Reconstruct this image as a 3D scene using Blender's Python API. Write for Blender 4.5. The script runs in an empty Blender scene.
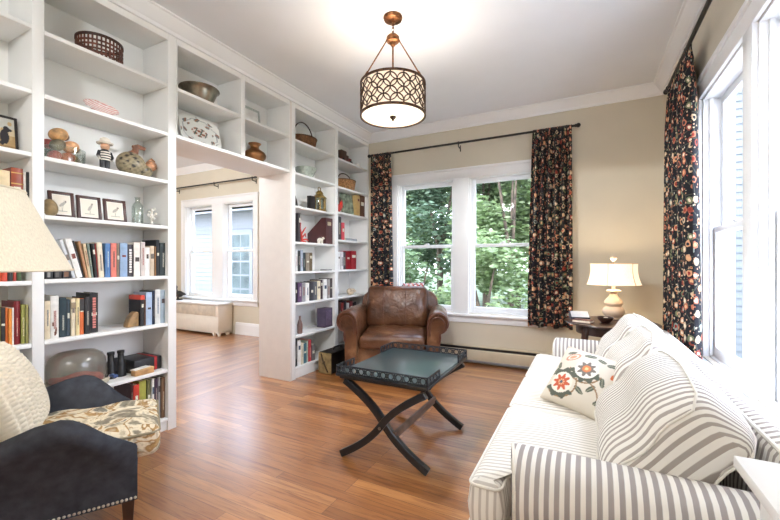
import bpy, bmesh, math, random
from mathutils import Vector, Matrix, noise
PI = math.pi
sc = bpy.context.scene
COL = sc.collection
rnd = random.Random(7)

# ------------------------------------------------------------------ helpers
def lin(c):
    return tuple(((v/255)/12.92 if v/255 <= .04045 else ((v/255+.055)/1.055)**2.4) for v in c)

def new_mat(name):
    m = bpy.data.materials.new(name); m.use_nodes = True
    nt = m.node_tree
    for n in list(nt.nodes): nt.nodes.remove(n)
    out = nt.nodes.new('ShaderNodeOutputMaterial')
    b = nt.nodes.new('ShaderNodeBsdfPrincipled')
    nt.links.new(b.outputs[0], out.inputs[0])
    return m, nt, b, out

def N(nt, kind, **kw):
    n = nt.nodes.new(kind)
    for k, v in kw.items():
        if k.startswith('i_'):
            key = k[2:]
            n.inputs[int(key) if key.isdigit() else key.replace('_', ' ')].default_value = v
        else:
            setattr(n, k, v)
    return n

def ramp(nt, stops, interp='LINEAR'):
    r = nt.nodes.new('ShaderNodeValToRGB'); r.color_ramp.interpolation = interp
    e = r.color_ramp.elements
    while len(e) < len(stops): e.new(.5)
    for i, (p, c) in enumerate(stops):
        e[i].position = p; e[i].color = (*lin(c), 1)
    return r

MATS = {}
def plain(rgb, rough=.5, metal=0., var=.06, scale=12, bump=0., bscale=60, coat=0., spec=.5):
    """a surface of one colour with slight procedural mottling"""
    key = (tuple(rgb), rough, metal, var, scale, bump, bscale, coat, spec)
    if key in MATS: return MATS[key]
    m, nt, b, o = new_mat('paint_%d_%d_%d' % tuple(rgb))
    tc = N(nt, 'ShaderNodeTexCoord')
    nz = N(nt, 'ShaderNodeTexNoise', i_Scale=scale, i_Detail=3.)
    nt.links.new(tc.outputs['Object'], nz.inputs['Vector'])
    lo = tuple(max(0, c*(1-var)) for c in rgb); hi = tuple(min(255, c*(1+var)) for c in rgb)
    r = ramp(nt, [(.3, lo), (.7, hi)])
    nt.links.new(nz.outputs['Fac'], r.inputs[0]); nt.links.new(r.outputs[0], b.inputs['Base Color'])
    b.inputs['Roughness'].default_value = rough; b.inputs['Metallic'].default_value = metal
    b.inputs['Coat Weight'].default_value = coat; b.inputs['Specular IOR Level'].default_value = spec
    if bump:
        n2 = N(nt, 'ShaderNodeTexNoise', i_Scale=bscale, i_Detail=4.)
        nt.links.new(tc.outputs['Object'], n2.inputs['Vector'])
        bp = N(nt, 'ShaderNodeBump', i_Strength=bump, i_Distance=.01)
        nt.links.new(n2.outputs['Fac'], bp.inputs['Height']); nt.links.new(bp.outputs[0], b.inputs['Normal'])
    MATS[key] = m
    return m

def link(o, parent=None):
    COL.objects.link(o)
    if parent: o.parent = parent
    return o

def top(o):
    while o.parent: o = o.parent
    return o

def build(name, bm, m, parent=None, bevel=0., seg=2, smooth=True, ang=35, local=False, recalc=True):
    """bm -> ONE mesh object.  Geometry is given in room coordinates unless local."""
    if recalc: bmesh.ops.recalc_face_normals(bm, faces=bm.faces)
    if bevel:
        ed = [e for e in bm.edges if len(e.link_faces) == 2 and e.calc_face_angle(0) > .6]
        try: bmesh.ops.bevel(bm, geom=ed, offset=bevel, segments=seg, affect='EDGES', clamp_overlap=True, profile=.5)
        except Exception: pass
    loc = Vector((0, 0, 0))
    if parent and not local: loc = top(parent).location.copy()
    if not parent and not local:
        zs = [v.co for v in bm.verts]
        mn = Vector((min(v.x for v in zs), min(v.y for v in zs), min(v.z for v in zs)))
        mx = Vector((max(v.x for v in zs), max(v.y for v in zs), max(v.z for v in zs)))
        loc = Vector(((mn.x+mx.x)/2, (mn.y+mx.y)/2, mn.z))
    if loc.length: bmesh.ops.translate(bm, verts=bm.verts, vec=-loc)
    me = bpy.data.meshes.new(name); bm.to_mesh(me); bm.free()
    if smooth:
        me.shade_smooth(); me.set_sharp_from_angle(angle=math.radians(ang))
    for mm in (m if isinstance(m, (list, tuple)) else [m]): me.materials.append(mm)
    o = bpy.data.objects.new(name, me); link(o, parent)
    if not parent and not local: o.location = loc
    return o

def tag(o, label, cat, group=None, kind=None):
    if label: o['label'] = label
    if cat: o['category'] = cat
    if group: o['group'] = group
    if kind: o['kind'] = kind
    return o

def thing(name, label, cat, loc, rz=0., group=None):
    o = bpy.data.objects.new(name, None); o.empty_display_size = .1
    link(o); o.location = loc; o.rotation_euler = (0, 0, rz)
    return tag(o, label, cat, group)

def struct(name, bm, m, label=None, cat=None, parent=None, **kw):
    o = build(name, bm, m, parent, **kw)
    if not parent:
        o['kind'] = 'structure'
        if label: o['label'] = label; o['category'] = cat
    return o

def clone(root, loc, rot=None, label=None, group=None):
    r = root.copy(); COL.objects.link(r); r.location = loc
    if rot is not None: r.rotation_euler = rot
    if label: r['label'] = label
    if group: r['group'] = group
    for ch in list(root.children):
        c = ch.copy(); COL.objects.link(c); c.parent = r
        for g in list(ch.children):
            d = g.copy(); COL.objects.link(d); d.parent = c
    return r

# ------------------------------------------------------------------ shapes
def NB(): return bmesh.new()

def box(bm, x0, x1, y0, y1, z0, z1, M=None):
    vs = [bm.verts.new((x, y, z)) for z in (z0, z1) for y in (y0, y1) for x in (x0, x1)]
    for f in ((0, 2, 3, 1), (4, 5, 7, 6), (0, 1, 5, 4), (2, 6, 7, 3), (0, 4, 6, 2), (1, 3, 7, 5)):
        bm.faces.new([vs[i] for i in f])
    if M is not None: bmesh.ops.transform(bm, matrix=M, verts=vs)
    return bm

def B(*a, **k): return box(NB(), *a, **k)

def loft(bm, rings, closed=True, caps=True, loop=False, uv=None):
    R = [[bm.verts.new(p) for p in r] for r in rings]
    n = len(R[0]); m = len(R)
    for i in range(m if loop else m-1):
        a, b = R[i], R[(i+1) % m]
        for j in range(n if closed else n-1):
            k = (j+1) % n
            bm.faces.new((a[j], a[k], b[k], b[j]))
    if caps and closed and not loop:
        bm.faces.new(R[0][::-1]); bm.faces.new(R[-1])
    return R

def tube(bm, pts, r, n=8, loop=False, sx=1., up=None):
    """round bar along a polyline; r may be a list"""
    pts = [Vector(p) for p in pts]; m = len(pts); rings = []
    prev = None
    for i, p in enumerate(pts):
        if loop: t = pts[(i+1) % m] - pts[i-1]
        else: t = pts[min(i+1, m-1)] - pts[max(i-1, 0)]
        t.normalize()
        if prev is None:
            a = Vector((0, 0, 1)) if abs(t.z) < .9 else Vector((1, 0, 0))
            if up is not None: a = Vector(up)
            u = t.cross(a).normalized()
        else:
            u = (prev - t*prev.dot(t)).normalized()
        prev = u; v = t.cross(u)
        rr = r[i] if isinstance(r, (list, tuple)) else r
        rings.append([p + (u*math.cos(2*PI*k/n)*sx + v*math.sin(2*PI*k/n))*rr for k in range(n)])
    loft(bm, rings, True, not loop, loop)
    return bm

def lathe(bm, prof, c=(0, 0, 0), n=32, sx=1., sy=1., M=None):
    """profile [(r,z)...] turned about the vertical through c; r==0 closes"""
    rings = []; c = Vector(c)
    V = []
    for r, z in prof:
        if r <= 1e-6: ring = [bm.verts.new(c+Vector((0, 0, z)))]
        else: ring = [bm.verts.new(c+Vector((r*sx*math.cos(2*PI*k/n), r*sy*math.sin(2*PI*k/n), z))) for k in range(n)]
        rings.append(ring); V += ring
    for a, b in zip(rings, rings[1:]):
        for k in range(n):
            k2 = (k+1) % n
            if len(a) == 1 and len(b) == 1: continue
            if len(a) == 1: bm.faces.new((a[0], b[k2], b[k]))
            elif len(b) == 1: bm.faces.new((a[k], a[k2], b[0]))
            else: bm.faces.new((a[k], a[k2], b[k2], b[k]))
    if M is not None: bmesh.ops.transform(bm, matrix=M, verts=V)
    return bm

def ball(bm, c, rx, ry=None, rz=None, n=16, M=None):
    ry = ry or rx; rz = rz or rx
    prof = [(math.sin(PI*i/n*1.), -math.cos(PI*i/n)) for i in range(n+1)]
    prof[0] = (0, -1); prof[-1] = (0, 1)
    V0 = len(bm.verts)
    rings = []
    T = Matrix.Translation(Vector(c))
    if M is not None: T = T @ M
    T = T @ Matrix.Diagonal((rx, ry, rz, 1))
    return lathe(bm, prof, (0, 0, 0), n+4, M=T)

def prism(bm, poly, axis, a0, a1):
    """2-D outline extruded along an axis: 'x' -> (y,z) outline, 'y' -> (x,z), 'z' -> (x,y)"""
    def P(p, a):
        return {'x': (a, p[0], p[1]), 'y': (p[0], a, p[1]), 'z': (p[0], p[1], a)}[axis]
    A = [bm.verts.new(P(p, a0)) for p in poly]; Bv = [bm.verts.new(P(p, a1)) for p in poly]
    n = len(poly)
    bm.faces.new(A[::-1]); bm.faces.new(Bv)
    for i in range(n): bm.faces.new((A[i], A[(i+1) % n], Bv[(i+1) % n], Bv[i]))
    return bm

def rbox(bm, hx, hy, hz, r, deform=None, n=8, M=None, er=4):
    """box with rounded edges, fine enough to be puffed by deform(p)->p"""
    def samples(h):
        rr = min(r, h*.999)
        a = [-h + rr*(1-math.cos(PI/2*i/er)) for i in range(er)]
        b = [-(h-rr) + 2*(h-rr)*i/n for i in range(n+1)]
        return a + b + [-x for x in a[::-1]]
    S = [samples(hx), samples(hy), samples(hz)]; H = (hx, hy, hz)
    vs = {}
    def vert(p):
        q = Vector([max(-(H[i]-min(r, H[i]*.999)), min(H[i]-min(r, H[i]*.999), p[i])) for i in range(3)])
        d = Vector(p)-q
        if d.length > 1e-9: q = q + d.normalized()*min(r, max(H))*(1 if d.length > 0 else 0) if d.length > 1e-9 else q
        key = tuple(round(x, 5) for x in p)
        if key not in vs:
            if deform: q = Vector(deform(q))
            if M is not None: q = M @ q
            vs[key] = bm.verts.new(q)
        return vs[key]
    for ax in range(3):
        u, v = [i for i in range(3) if i != ax]
        for s in (-1, 1):
            for i in range(len(S[u])-1):
                for j in range(len(S[v])-1):
                    cs = []
                    for (a, b) in ((i, j), (i+1, j), (i+1, j+1), (i, j+1)):
                        p = [0, 0, 0]; p[ax] = s*H[ax]; p[u] = S[u][a]; p[v] = S[v][b]
                        cs.append(vert(p))
                    if len(set(cs)) == 4:
                        try: bm.faces.new(cs)
                        except ValueError: pass
    return bm

def stripe_uv(bm, fn):
    """uv.x = distance across the stripes, from fn(co, normal)"""
    bmesh.ops.recalc_face_normals(bm, faces=bm.faces)
    uv = bm.loops.layers.uv.verify()
    for f in bm.faces:
        for l in f.loops: l[uv].uv = fn(l.vert.co, f.normal)

def paint_attr(o, fn):
    """surface pattern as a colour per vertex; fn(local co, index)->sRGB"""
    me = o.data
    a = me.color_attributes.new('Col', 'FLOAT_COLOR', 'POINT')
    for i, v in enumerate(me.vertices): a.data[i].color = (*lin(fn(v.co, i)), 1)

_vc = {}
def painted(rough=.8, coat=0.):
    if (rough, coat) not in _vc:
        m, nt, b, o = new_mat('painted_pattern')
        at = N(nt, 'ShaderNodeAttribute', attribute_name='Col')
        nt.links.new(at.outputs['Color'], b.inputs['Base Color'])
        b.inputs['Roughness'].default_value = rough; b.inputs['Coat Weight'].default_value = coat
        _vc[(rough, coat)] = m
    return _vc[(rough, coat)]

def panel_grid(x0, x1, z0, z1, nx, nz, thick=.002):
    """small flat picture: fine front grid facing -y plus back, local"""
    bm = NB()
    g = [[bm.verts.new((x0+(x1-x0)*i/nx, 0, z0+(z1-z0)*j/nz)) for i in range(nx+1)] for j in range(nz+1)]
    for j in range(nz):
        for i in range(nx): bm.faces.new((g[j][i], g[j][i+1], g[j+1][i+1], g[j+1][i]))
    box(bm, x0, x1, .0004, thick, z0, z1)
    return bm

# ------------------------------------------------------------------ materials
WHITE = plain((236, 236, 234), .42, var=.012, scale=3)
TRIM = plain((238, 239, 240), .35, var=.01, scale=3)
CEIL = plain((236, 239, 243), .9, var=.01, scale=2)
WALLM = plain((211, 203, 185), .85, var=.015, scale=2, bump=.05, bscale=180)
BLACKIRON = plain((28, 25, 24), .45, var=.15, scale=30)
DARKWOOD = plain((58, 34, 24), .3, var=.25, scale=14)
PAGES = plain((232, 222, 200), .9, var=.05, scale=80)
BRONZE = plain((120, 80, 52), .38, .85, var=.25, scale=40)

def wood_floor(name, along_x=True):
    m, nt, b, o = new_mat(name)
    tc = N(nt, 'ShaderNodeTexCoord')
    mp = N(nt, 'ShaderNodeMapping')
    if not along_x: mp.inputs['Rotation'].default_value = (0, 0, PI/2)
    geo = N(nt, 'ShaderNodeNewGeometry')
    nt.links.new(geo.outputs['Position'], mp.inputs['Vector'])
    br = N(nt, 'ShaderNodeTexBrick', offset=.37, offset_frequency=3, squash=1.)
    br.inputs['Color1'].default_value = (0, 0, 0, 1); br.inputs['Color2'].default_value = (1, 1, 1, 1)
    br.inputs['Mortar'].default_value = (.5, .5, .5, 1)
    br.inputs['Scale'].default_value = 1.; br.inputs['Mortar Size'].default_value = .0009
    br.inputs['Brick Width'].default_value = 1.05; br.inputs['Row Height'].default_value = .062
    br.inputs['Bias'].default_value = 0.
    nt.links.new(mp.outputs[0], br.inputs['Vector'])
    # grain: noise stretched along the boards, shifted per board
    st = N(nt, 'ShaderNodeMapping'); st.inputs['Scale'].default_value = (2.2, 34, 1)
    nt.links.new(mp.outputs[0], st.inputs['Vector'])
    off = N(nt, 'ShaderNodeVectorMath', operation='ADD')
    nt.links.new(st.outputs[0], off.inputs[0]); 
    sh = N(nt, 'ShaderNodeVectorMath', operation='SCALE'); sh.inputs['Scale'].default_value = 13.
    nt.links.new(br.outputs['Color'], sh.inputs[0]); nt.links.new(sh.outputs[0], off.inputs[1])
    gr = N(nt, 'ShaderNodeTexNoise', i_Scale=1.6, i_Detail=6., i_Roughness=.62, i_Distortion=1.1)
    nt.links.new(off.outputs[0], gr.inputs['Vector'])
    rb = ramp(nt, [(0., (146, 92, 46)), (.3, (182, 120, 64)), (.6, (162, 104, 54)), (1., (200, 140, 82))])
    nt.links.new(br.outputs['Color'], rb.inputs[0])
    rg = ramp(nt, [(.3, (166, 134, 112)), (.5, (232, 226, 220)), (.72, (255, 252, 248))])
    nt.links.new(gr.outputs['Fac'], rg.inputs[0])
    mu = N(nt, 'ShaderNodeMix', data_type='RGBA', blend_type='MULTIPLY'); mu.inputs[0].default_value = .85
    nt.links.new(rb.outputs[0], mu.inputs[6]); nt.links.new(rg.outputs[0], mu.inputs[7])
    mo = N(nt, 'ShaderNodeMix', data_type='RGBA')
    nt.links.new(br.outputs['Fac'], mo.inputs[0]); nt.links.new(mu.outputs[2], mo.inputs[6])
    mo.inputs[7].default_value = (*lin((70, 38, 22)), 1)
    nt.links.new(mo.outputs[2], b.inputs['Base Color'])
    b.inputs['Roughness'].default_value = .36
    b.inputs['Coat Weight'].default_value = 1.; b.inputs['Coat Roughness'].default_value = .27; b.inputs['Coat IOR'].default_value = 1.75
    bp = N(nt, 'ShaderNodeBump', i_Strength=.12, i_Distance=.004)
    nt.links.new(gr.outputs['Fac'], bp.inputs['Height']); nt.links.new(bp.outputs[0], b.inputs['Normal'])
    return m
FLOORM = wood_floor('oak_boards', True); FLOORM2 = wood_floor('oak_boards_far_room', False)

def ticking(name, period, cream=(232, 228, 220), grey=(134, 126, 122), duty=.5):
    m, nt, b, o = new_mat(name)
    uv = N(nt, 'ShaderNodeUVMap'); sp = N(nt, 'ShaderNodeSeparateXYZ')
    nt.links.new(uv.outputs[0], sp.inputs[0])
    d = N(nt, 'ShaderNodeMath', operation='DIVIDE'); d.inputs[1].default_value = period
    nt.links.new(sp.outputs[0], d.inputs[0])
    fr = N(nt, 'ShaderNodeMath', operation='FRACT'); nt.links.new(d.outputs[0], fr.inputs[0])
    r = ramp(nt, [(0., grey), (duty-.03, grey), (duty+.03, cream), (.97, cream), (1., grey)])
    nt.links.new(fr.outputs[0], r.inputs[0])
    nz = N(nt, 'ShaderNodeTexNoise', i_Scale=900., i_Detail=2.)
    tc = N(nt, 'ShaderNodeTexCoord'); nt.links.new(tc.outputs['Object'], nz.inputs['Vector'])
    bp = N(nt, 'ShaderNodeBump', i_Strength=.25, i_Distance=.001)
    nt.links.new(nz.outputs['Fac'], bp.inputs['Height']); nt.links.new(bp.outputs[0], b.inputs['Normal'])
    nt.links.new(r.outputs[0], b.inputs['Base Color'])
    b.inputs['Roughness'].default_value = .95; b.inputs['Specular IOR Level'].default_value = .12
    return m
TICK = ticking('ticking_stripe', .0235, (230, 226, 219), (160, 153, 150))
TICKS = ticking('fine_ticking_stripe', .0215, (234, 230, 222), (196, 189, 180), .34)
TICKB = ticking('cushion_ticking_stripe', .030, (234, 230, 222), (168, 160, 153), .41)
CREAMCLOTH = plain((226, 221, 210), .95, var=.03, scale=60, bump=.15, bscale=500)

def floral_curtain():
    m, nt, b, o = new_mat('floral_black_cotton')
    uv = N(nt, 'ShaderNodeUVMap')
    def flowers(scale, rand, r_out, r_in):
        v = N(nt, 'ShaderNodeTexVoronoi', voronoi_dimensions='2D', feature='F1')
        v.inputs['Scale'].default_value = scale; v.inputs['Randomness'].default_value = rand
        nz = N(nt, 'ShaderNodeTexNoise', i_Scale=30., i_Detail=1.)
        nt.links.new(uv.outputs[0], nz.inputs['Vector'])
        ad = N(nt, 'ShaderNodeMixRGB', blend_type='LINEAR_LIGHT'); ad.inputs[0].default_value = .012
        nt.links.new(uv.outputs[0], ad.inputs[1]); nt.links.new(nz.outputs['Color'], ad.inputs[2])
        nt.links.new(ad.outputs[0], v.inputs['Vector'])
        hs = N(nt, 'ShaderNodeSeparateColor'); nt.links.new(v.outputs['Color'], hs.inputs[0])
        pal = ramp(nt, [(0., (184, 112, 86)), (.2, (206, 182, 150)), (.42, (148, 70, 58)), (.6, (120, 128, 96)), (.75, (214, 160, 120)), (.9, (150, 160, 150))], 'CONSTANT')
        nt.links.new(hs.outputs[0], pal.inputs[0])
        pal2 = ramp(nt, [(0., (236, 222, 196)), (.35, (150, 50, 42)), (.6, (224, 176, 130)), (.8, (40, 44, 50))], 'CONSTANT')
        nt.links.new(hs.outputs[1], pal2.inputs[0])
        out = N(nt, 'ShaderNodeMath', operation='LESS_THAN'); out.inputs[1].default_value = r_out
        nt.links.new(v.outputs['Distance'], out.inputs[0])
        inn = N(nt, 'ShaderNodeMath', operation='LESS_THAN'); inn.inputs[1].default_value = r_in
        nt.links.new(v.outputs['Distance'], inn.inputs[0])
        mx = N(nt, 'ShaderNodeMixRGB'); nt.links.new(inn.outputs[0], mx.inputs[0])
        nt.links.new(pal.outputs[0], mx.inputs[1]); nt.links.new(pal2.outputs[0], mx.inputs[2])
        return out, mx
    o1, c1 = flowers(13.5, .8, .275, .14)
    o2, c2 = flowers(27., .95, .155, .08)
    # thin winding vines
    v3 = N(nt, 'ShaderNodeTexVoronoi', voronoi_dimensions='2D', feature='DISTANCE_TO_EDGE'); v3.inputs['Scale'].default_value = 13.
    nt.links.new(uv.outputs[0], v3.inputs['Vector'])
    l3 = N(nt, 'ShaderNodeMath', operation='LESS_THAN'); l3.inputs[1].default_value = .035
    nt.links.new(v3.outputs['Distance'], l3.inputs[0])
    a = N(nt, 'ShaderNodeMixRGB'); a.inputs[1].default_value = (*lin((22, 22, 29)), 1); a.inputs[2].default_value = (*lin((74, 76, 66)), 1)
    nt.links.new(l3.outputs[0], a.inputs[0])
    bq = N(nt, 'ShaderNodeMixRGB'); nt.links.new(o2.outputs[0], bq.inputs[0]); nt.links.new(a.outputs[0], bq.inputs[1]); nt.links.new(c2.outputs[0], bq.inputs[2])
    cq = N(nt, 'ShaderNodeMixRGB'); nt.links.new(o1.outputs[0], cq.inputs[0]); nt.links.new(bq.outputs[0], cq.inputs[1]); nt.links.new(c1.outputs[0], cq.inputs[2])
    nt.links.new(cq.outputs[0], b.inputs['Base Color'])
    b.inputs['Roughness'].default_value = .9
    return m
CURTM = floral_curtain()

def leather():
    m, nt, b, o = new_mat('worn_brown_leather')
    tc = N(nt, 'ShaderNodeTexCoord')
    n1 = N(nt, 'ShaderNodeTexNoise', i_Scale=4.5, i_Detail=5., i_Roughness=.6)
    nt.links.new(tc.outputs['Object'], n1.inputs['Vector'])
    r = ramp(nt, [(.28, (48, 27, 17)), (.46, (84, 51, 32)), (.60, (104, 67, 43)), (.76, (146, 108, 76))])
    nt.links.new(n1.outputs['Fac'], r.inputs[0]); nt.links.new(r.outputs[0], b.inputs['Base Color'])
    n2 = N(nt, 'ShaderNodeTexNoise', i_Scale=22., i_Detail=6., i_Distortion=.6)
    nt.links.new(tc.outputs['Object'], n2.inputs['Vector'])
    bp = N(nt, 'ShaderNodeBump', i_Strength=.7, i_Distance=.012)
    nt.links.new(n2.outputs['Fac'], bp.inputs['Height']); nt.links.new(bp.outputs[0], b.inputs['Normal'])
    b.inputs['Roughness'].default_value = .3
    return m
LEATHER = leather()

def paisley():
    m, nt, b, o = new_mat('paisley_tapestry')
    tc = N(nt, 'ShaderNodeTexCoord')
    n1 = N(nt, 'ShaderNodeTexNoise', i_Scale=6.2, i_Detail=3., i_Distortion=1.6)
    nt.links.new(tc.outputs['Object'], n1.inputs['Vector'])
    r = ramp(nt, [(.26, (120, 116, 106)), (.36, (150, 142, 124)), (.40, (228, 218, 196)), (.47, (232, 222, 200)), (.495, (164, 130, 84)), (.53, (186, 150, 100)), (.55, (232, 222, 200)), (.62, (222, 212, 190)), (.645, (126, 124, 116)), (.74, (152, 146, 132))])
    nt.links.new(n1.outputs['Fac'], r.inputs[0])
    n2 = N(nt, 'ShaderNodeTexNoise', i_Scale=46., i_Detail=2.)
    nt.links.new(tc.outputs['Object'], n2.inputs['Vector'])
    r2 = ramp(nt, [(.36, (196, 188, 170)), (.5, (255, 252, 246))])
    nt.links.new(n2.outputs['Fac'], r2.inputs[0])
    mu = N(nt, 'ShaderNodeMixRGB', blend_type='MULTIPLY'); mu.inputs[0].default_value = .7
    nt.links.new(r.outputs[0], mu.inputs[1]); nt.links.new(r2.outputs[0], mu.inputs[2])
    nt.links.new(mu.outputs[0], b.inputs['Base Color']); b.inputs['Roughness'].default_value = .9
    return m
PAISLEY = paisley()

def glassy(name, tint=(255, 255, 255), gloss=.08, rough=.02, refl=.3):
    m, nt, b, o = new_mat(name)
    nt.nodes.remove(b)
    t = N(nt, 'ShaderNodeBsdfTransparent'); t.inputs[0].default_value = (*lin(tint), 1)
    g = N(nt, 'ShaderNodeBsdfGlossy'); g.inputs['Roughness'].default_value = rough
    fz = N(nt, 'ShaderNodeLayerWeight'); fz.inputs[0].default_value = .35
    mt = N(nt, 'ShaderNodeMath', operation='MULTIPLY_ADD'); mt.inputs[1].default_value = refl; mt.inputs[2].default_value = gloss*.3
    nt.links.new(fz.outputs['Fresnel'], mt.inputs[0])
    mx = N(nt, 'ShaderNodeMixShader'); nt.links.new(mt.outputs[0], mx.inputs[0])
    nt.links.new(t.outputs[0], mx.inputs[1]); nt.links.new(g.outputs[0], mx.inputs[2])
    nt.links.new(mx.outputs[0], o.inputs[0])
    return m
PANE = glassy('window_glass', gloss=.004, refl=.035)
CLEAR = glassy('clear_glass', (244, 248, 246), .3)
CLEARPLASTIC = glassy('clear_plastic', (246, 246, 242), .12, .25)
_nt = CLEARPLASTIC.node_tree; _o = [n for n in _nt.nodes if n.type == 'OUTPUT_MATERIAL'][0]; _src = _o.inputs[0].links[0].from_socket
_d = N(_nt, 'ShaderNodeBsdfTranslucent'); _d.inputs[0].default_value = (.75, .74, .70, 1); _e = N(_nt, 'ShaderNodeBsdfDiffuse'); _e.inputs[0].default_value = (.75, .74, .70, 1)
_m1 = N(_nt, 'ShaderNodeMixShader'); _m1.inputs[0].default_value = .5; _nt.links.new(_d.outputs[0], _m1.inputs[1]); _nt.links.new(_e.outputs[0], _m1.inputs[2])
_m2 = N(_nt, 'ShaderNodeMixShader'); _m2.inputs[0].default_value = .13; _nt.links.new(_src, _m2.inputs[1]); _nt.links.new(_m1.outputs[0], _m2.inputs[2]); _nt.links.new(_m2.outputs[0], _o.inputs[0])

def shade_mat(name, rgb, emit, strength, weave=300.):
    m, nt, b, o = new_mat(name)
    tc = N(nt, 'ShaderNodeTexCoord')
    nz = N(nt, 'ShaderNodeTexNoise', i_Scale=weave, i_Detail=3.)
    mp = N(nt, 'ShaderNodeMapping'); mp.inputs['Scale'].default_value = (1, 1, .25)
    nt.links.new(tc.outputs['Object'], mp.inputs[0]); nt.links.new(mp.outputs[0], nz.inputs['Vector'])
    r = ramp(nt, [(.3, tuple(c*.9 for c in rgb)), (.7, rgb)])
    nt.links.new(nz.outputs['Fac'], r.inputs[0]); nt.links.new(r.outputs[0], b.inputs['Base Color'])
    b.inputs['Roughness'].default_value = .95
    b.inputs['Emission Color'].default_value = (*lin(emit), 1); b.inputs['Emission Strength'].default_value = strength
    return m
# ------------------------------------------------------------------ the room
XL, YB, XR, ZC = -2.483, 4.22, .632, 2.75          # bookcase face, back wall, right wall, ceiling
YF = -1.5
bm = NB(); box(bm, -2.80, XR+.15, YF-.15, YB+.15, -.12, 0); struct('floor', bm, FLOORM, smooth=False)
bm = NB(); box(bm, -7.0, -2.80, YF-.15, YB+.15, -.12, 0); struct('floor', bm, FLOORM2, smooth=False)
bm = NB(); box(bm, -7.15, XR+.15, YF-.15, YB+.15, ZC, ZC+.15); struct('ceiling', bm, CEIL, smooth=False)

def wall_with_holes(name, axis, a0, a1, d0, d1, holes, m, z1=ZC):
    """wall slab along an axis; holes = [(a0,a1,z0,z1)] sorted along the axis"""
    bm = NB()
    def s(p0, p1, q0, q1):
        if p1-p0 < 1e-4 or q1-q0 < 1e-4: return
        if axis == 'x': box(bm, p0, p1, d0, d1, q0, q1)
        else: box(bm, d0, d1, p0, p1, q0, q1)
    cur = a0
    for h0, h1, k0, k1 in holes:
        s(cur, h0, 0, z1); s(h0, h1, 0, k0); s(h0, h1, k1, z1); cur = h1
    s(cur, a1, 0, z1)
    return struct(name, bm, m, smooth=False)

ZS, ZH = .556, 2.085
wall_with_holes('wall_back', 'x', -7.0, XR+.15, YB, YB+.15, [(-6.14, -4.535, ZS, ZH), (-2.065, -.46, ZS, ZH)], WALLM)
wall_with_holes('wall_right', 'y', YF, YB, XR, XR+.15, [(1.36, 2.93, ZS, 2.12)], WALLM)
wall_with_holes('wall_front', 'x', -7.0, XR+.15, YF-.15, YF, [(-2.2, .1, .5, 2.2), (-6.0, -3.8, .5, 2.2)], WALLM)  # both holes serve the added daylight windows
wall_with_holes('wall_left', 'y', YF, YB, -7.15, -7.0, [(.4, 1.65, .5, 2.2)], WALLM)  # hole for the added side window
PART = plain((224, 216, 202), .8, var=.015, scale=2)
wall_with_holes('wall_middle', 'y', YF, YB, -2.875, -2.785, [(1.630, 2.779, 0, 1.998)], WALLM)

# crown mouldings and skirting
def crown_x(name, x0, x1, y, s):
    p = [(y, 2.652), (y-.018*s, 2.652), (y-.022*s, 2.672), (y-.034*s, 2.682), (y-.046*s, 2.700), (y-.070*s, 2.722), (y-.078*s, 2.736), (y-.092*s, 2.740), (y-.092*s, 2.7499), (y, 2.7499)]
    struct(name, prism(NB(), p, 'x', x0, x1), TRIM, ang=25)
def crown_y(name, y0, y1, x, s):
    p = [(x, 2.652), (x-.018*s, 2.652), (x-.022*s, 2.672), (x-.034*s, 2.682), (x-.046*s, 2.700), (x-.070*s, 2.722), (x-.078*s, 2.736), (x-.092*s, 2.740), (x-.092*s, 2.7499), (x, 2.7499)]
    struct(name, prism(NB(), p, 'y', y0, y1), TRIM, ang=25)
crown_x('trim_1', XL, XR, YB, 1); crown_y('trim_2', YF, YB, XR, 1); crown_y('trim_3', .2, YB, XL, -1)
crown_x('trim_4', -7.0, -2.875, YB, 1); crown_y('trim_5', YF, YB, -2.875, 1)
def skirt(name, axis, a0, a1, c, s):
    p = [(c, 0), (c-.018*s, 0), (c-.018*s, .15), (c-.014*s, .158), (c-.012*s, .178), (c-.004*s, .188), (c, .188)]
    struct(name, prism(NB(), p, axis, a0, a1), TRIM, ang=25)
skirt('baseboard_back', 'x', -4.92, -2.875, YB, 1)
skirt('baseboard_right', 'y', YF, YB-.1, XR, 1)

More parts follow.
